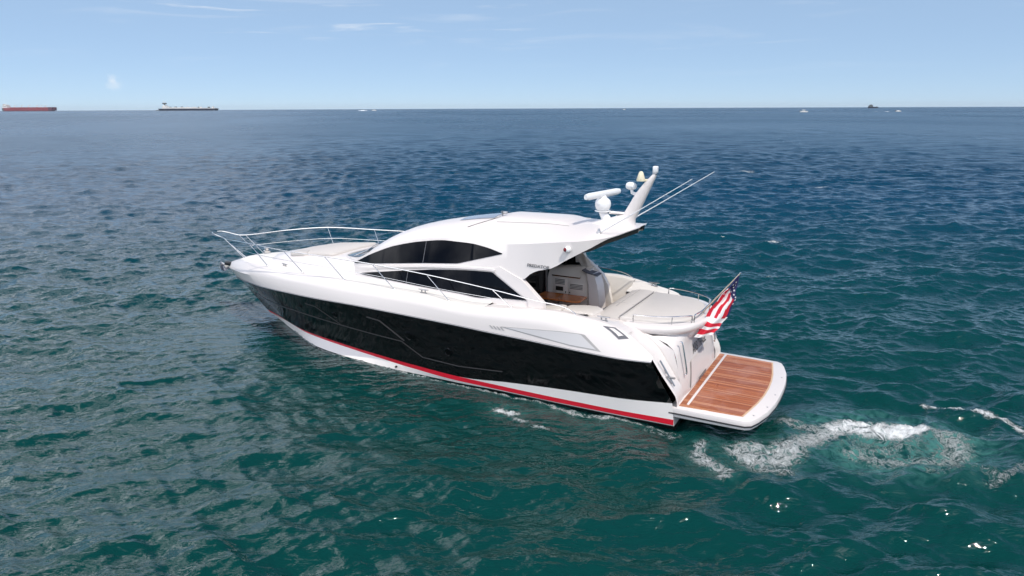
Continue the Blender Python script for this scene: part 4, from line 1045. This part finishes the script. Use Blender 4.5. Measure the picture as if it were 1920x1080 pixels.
# workboat on the right
s = far_thing('supply_vessel', 'small dark workboat with white wheelhouse aft on the right horizon', 'workboat', 1639, 2600)
sp(hull_mesh(36, 9, -1, 4.6, .2), 'hull', SB, s)
mb = MB(); fbox(mb, -16, -3, -4.2, 4.2, 4.6, 9); fbox(mb, -13, -5, -3.5, 3.5, 9, 12); sp(mb, 'wheelhouse', SG, s)
mb = MB(); mb.tube([(-9, 0, 10), (-9, 0, 15)], .3, 6); mb.tube([(11, 0, 4), (14, 0, 8)], .4, 6); sp(mb, 'mast', SG, s)
def small_boat(Lb, name, label, cat, px, dist, rz, canopy=True, group=None):
    s = far_thing(name, label, cat, px, dist, rz, group)
    sp(hull_mesh(Lb, Lb*.3, -.2, Lb*.13, .4, .02, .08), 'hull', SW, s)
    k = Lb/10
    mb = MB(); fbox(mb, -2.2*k, 1.2*k, -1*k, 1*k, 1.2*k, 1.9*k); sp(mb, 'console', SW, s)
    if canopy:
        mb = MB(); fbox(mb, -2.6*k, 1.4*k, -1.2*k, 1.2*k, 2.9*k, 3.15*k); t = sp(mb, 'canopy', SW, s)
        mb = MB()
        for x in (-2.3, 1.1):
            for y in (-1, 1): mb.tube([(x*k, y*k, 1.2*k), (x*k, y*k, 3*k)], .06*k, 6)
        sp(mb, 'canopy_posts', SG, t)
    mb = MB(); fbox(mb, -5.3*k, -4.6*k, -.5*k, .5*k, .4*k, 2*k); sp(mb, 'outboard_motor', SG, s)
    return s
small_boat(10, 'centre_console_boat', 'pale fishing boat with canopy lying still below the right horizon', 'motorboat', 1510, 900, R(-8))
small_boat(8, 'speedboat', 'white speedboat trailing broken wake beside the dark workboat', 'motorboat', 1687, 930, R(4), False, 'speedboats far out on the sea')
small_boat(14, 'speedboat', 'white speedboat with long spray streak right of the two cargo ships', 'motorboat', 703, 2050, 0, False, 'speedboats far out on the sea')
small_boat(9, 'speedboat', 'tiny lone white speedboat on the horizon above the yacht mast', 'motorboat', 1172, 2000, R(10), False, 'speedboats far out on the sea')
def wake(px0, px1, dist, h, name, n, gap, seed):
    """broken line of white water heaped behind a boat"""
    rg = np.random.default_rng(seed); mb = MB(); x0, y = place(px0, dist); x1, _ = place(px1, dist); nseg = 40
    rows = []
    for i in range(nseg+1):
        x = x0+(x1-x0)*i/nseg; k = max(0, math.sin(i/nseg*math.pi*n+.4)+gap)*rg.uniform(.4, 1)*min(1, i/6+.15)
        hh = h*k; z = sea_z(x, y); w = 1.2+h*1.4
        rows.append([(x, y-w, z-.35), (x, y-w*.5, z-.30+hh*.8), (x, y, z-.3+hh), (x, y+w*.5, z-.30+hh*.7), (x, y+w, z-.35)])
    o = mb.loft(rows).obj(name, mat('white_water', (.82, .84, .86), .9), None, 80)
    tag(o, kind='stuff'); return o
tag(wake(1640, 1684, 932, .75, 'boat_wake', 4, .1, 3), 'broken white wake behind the speedboat at right', 'wake')
tag(wake(672, 702, 2050, 1.6, 'boat_wake', 1.5, .6, 5), 'long white wake behind the speedboat at the left horizon', 'wake')
# ------------------------------------------------------------------ the air: thin sea haze
def build_haze():
    hb = MB(); hb.box((0, 0, 14), (28000, 28000, 64))
    m = bpy.data.materials.new('sea_haze'); m.use_nodes = True; t = NT(m.node_tree); t.n.clear()
    out = t.new('ShaderNodeOutputMaterial'); v = t.new('ShaderNodeVolumePrincipled')
    v.inputs['Color'].default_value = (.80, .88, .95, 1); v.inputs['Density'].default_value = 3.2e-5; v.inputs['Anisotropy'].default_value = .1
    t.l.new(v.outputs[0], out.inputs['Volume'])
    o = hb.obj('haze', m, None, 0); tag(o, kind='stuff')
build_haze()
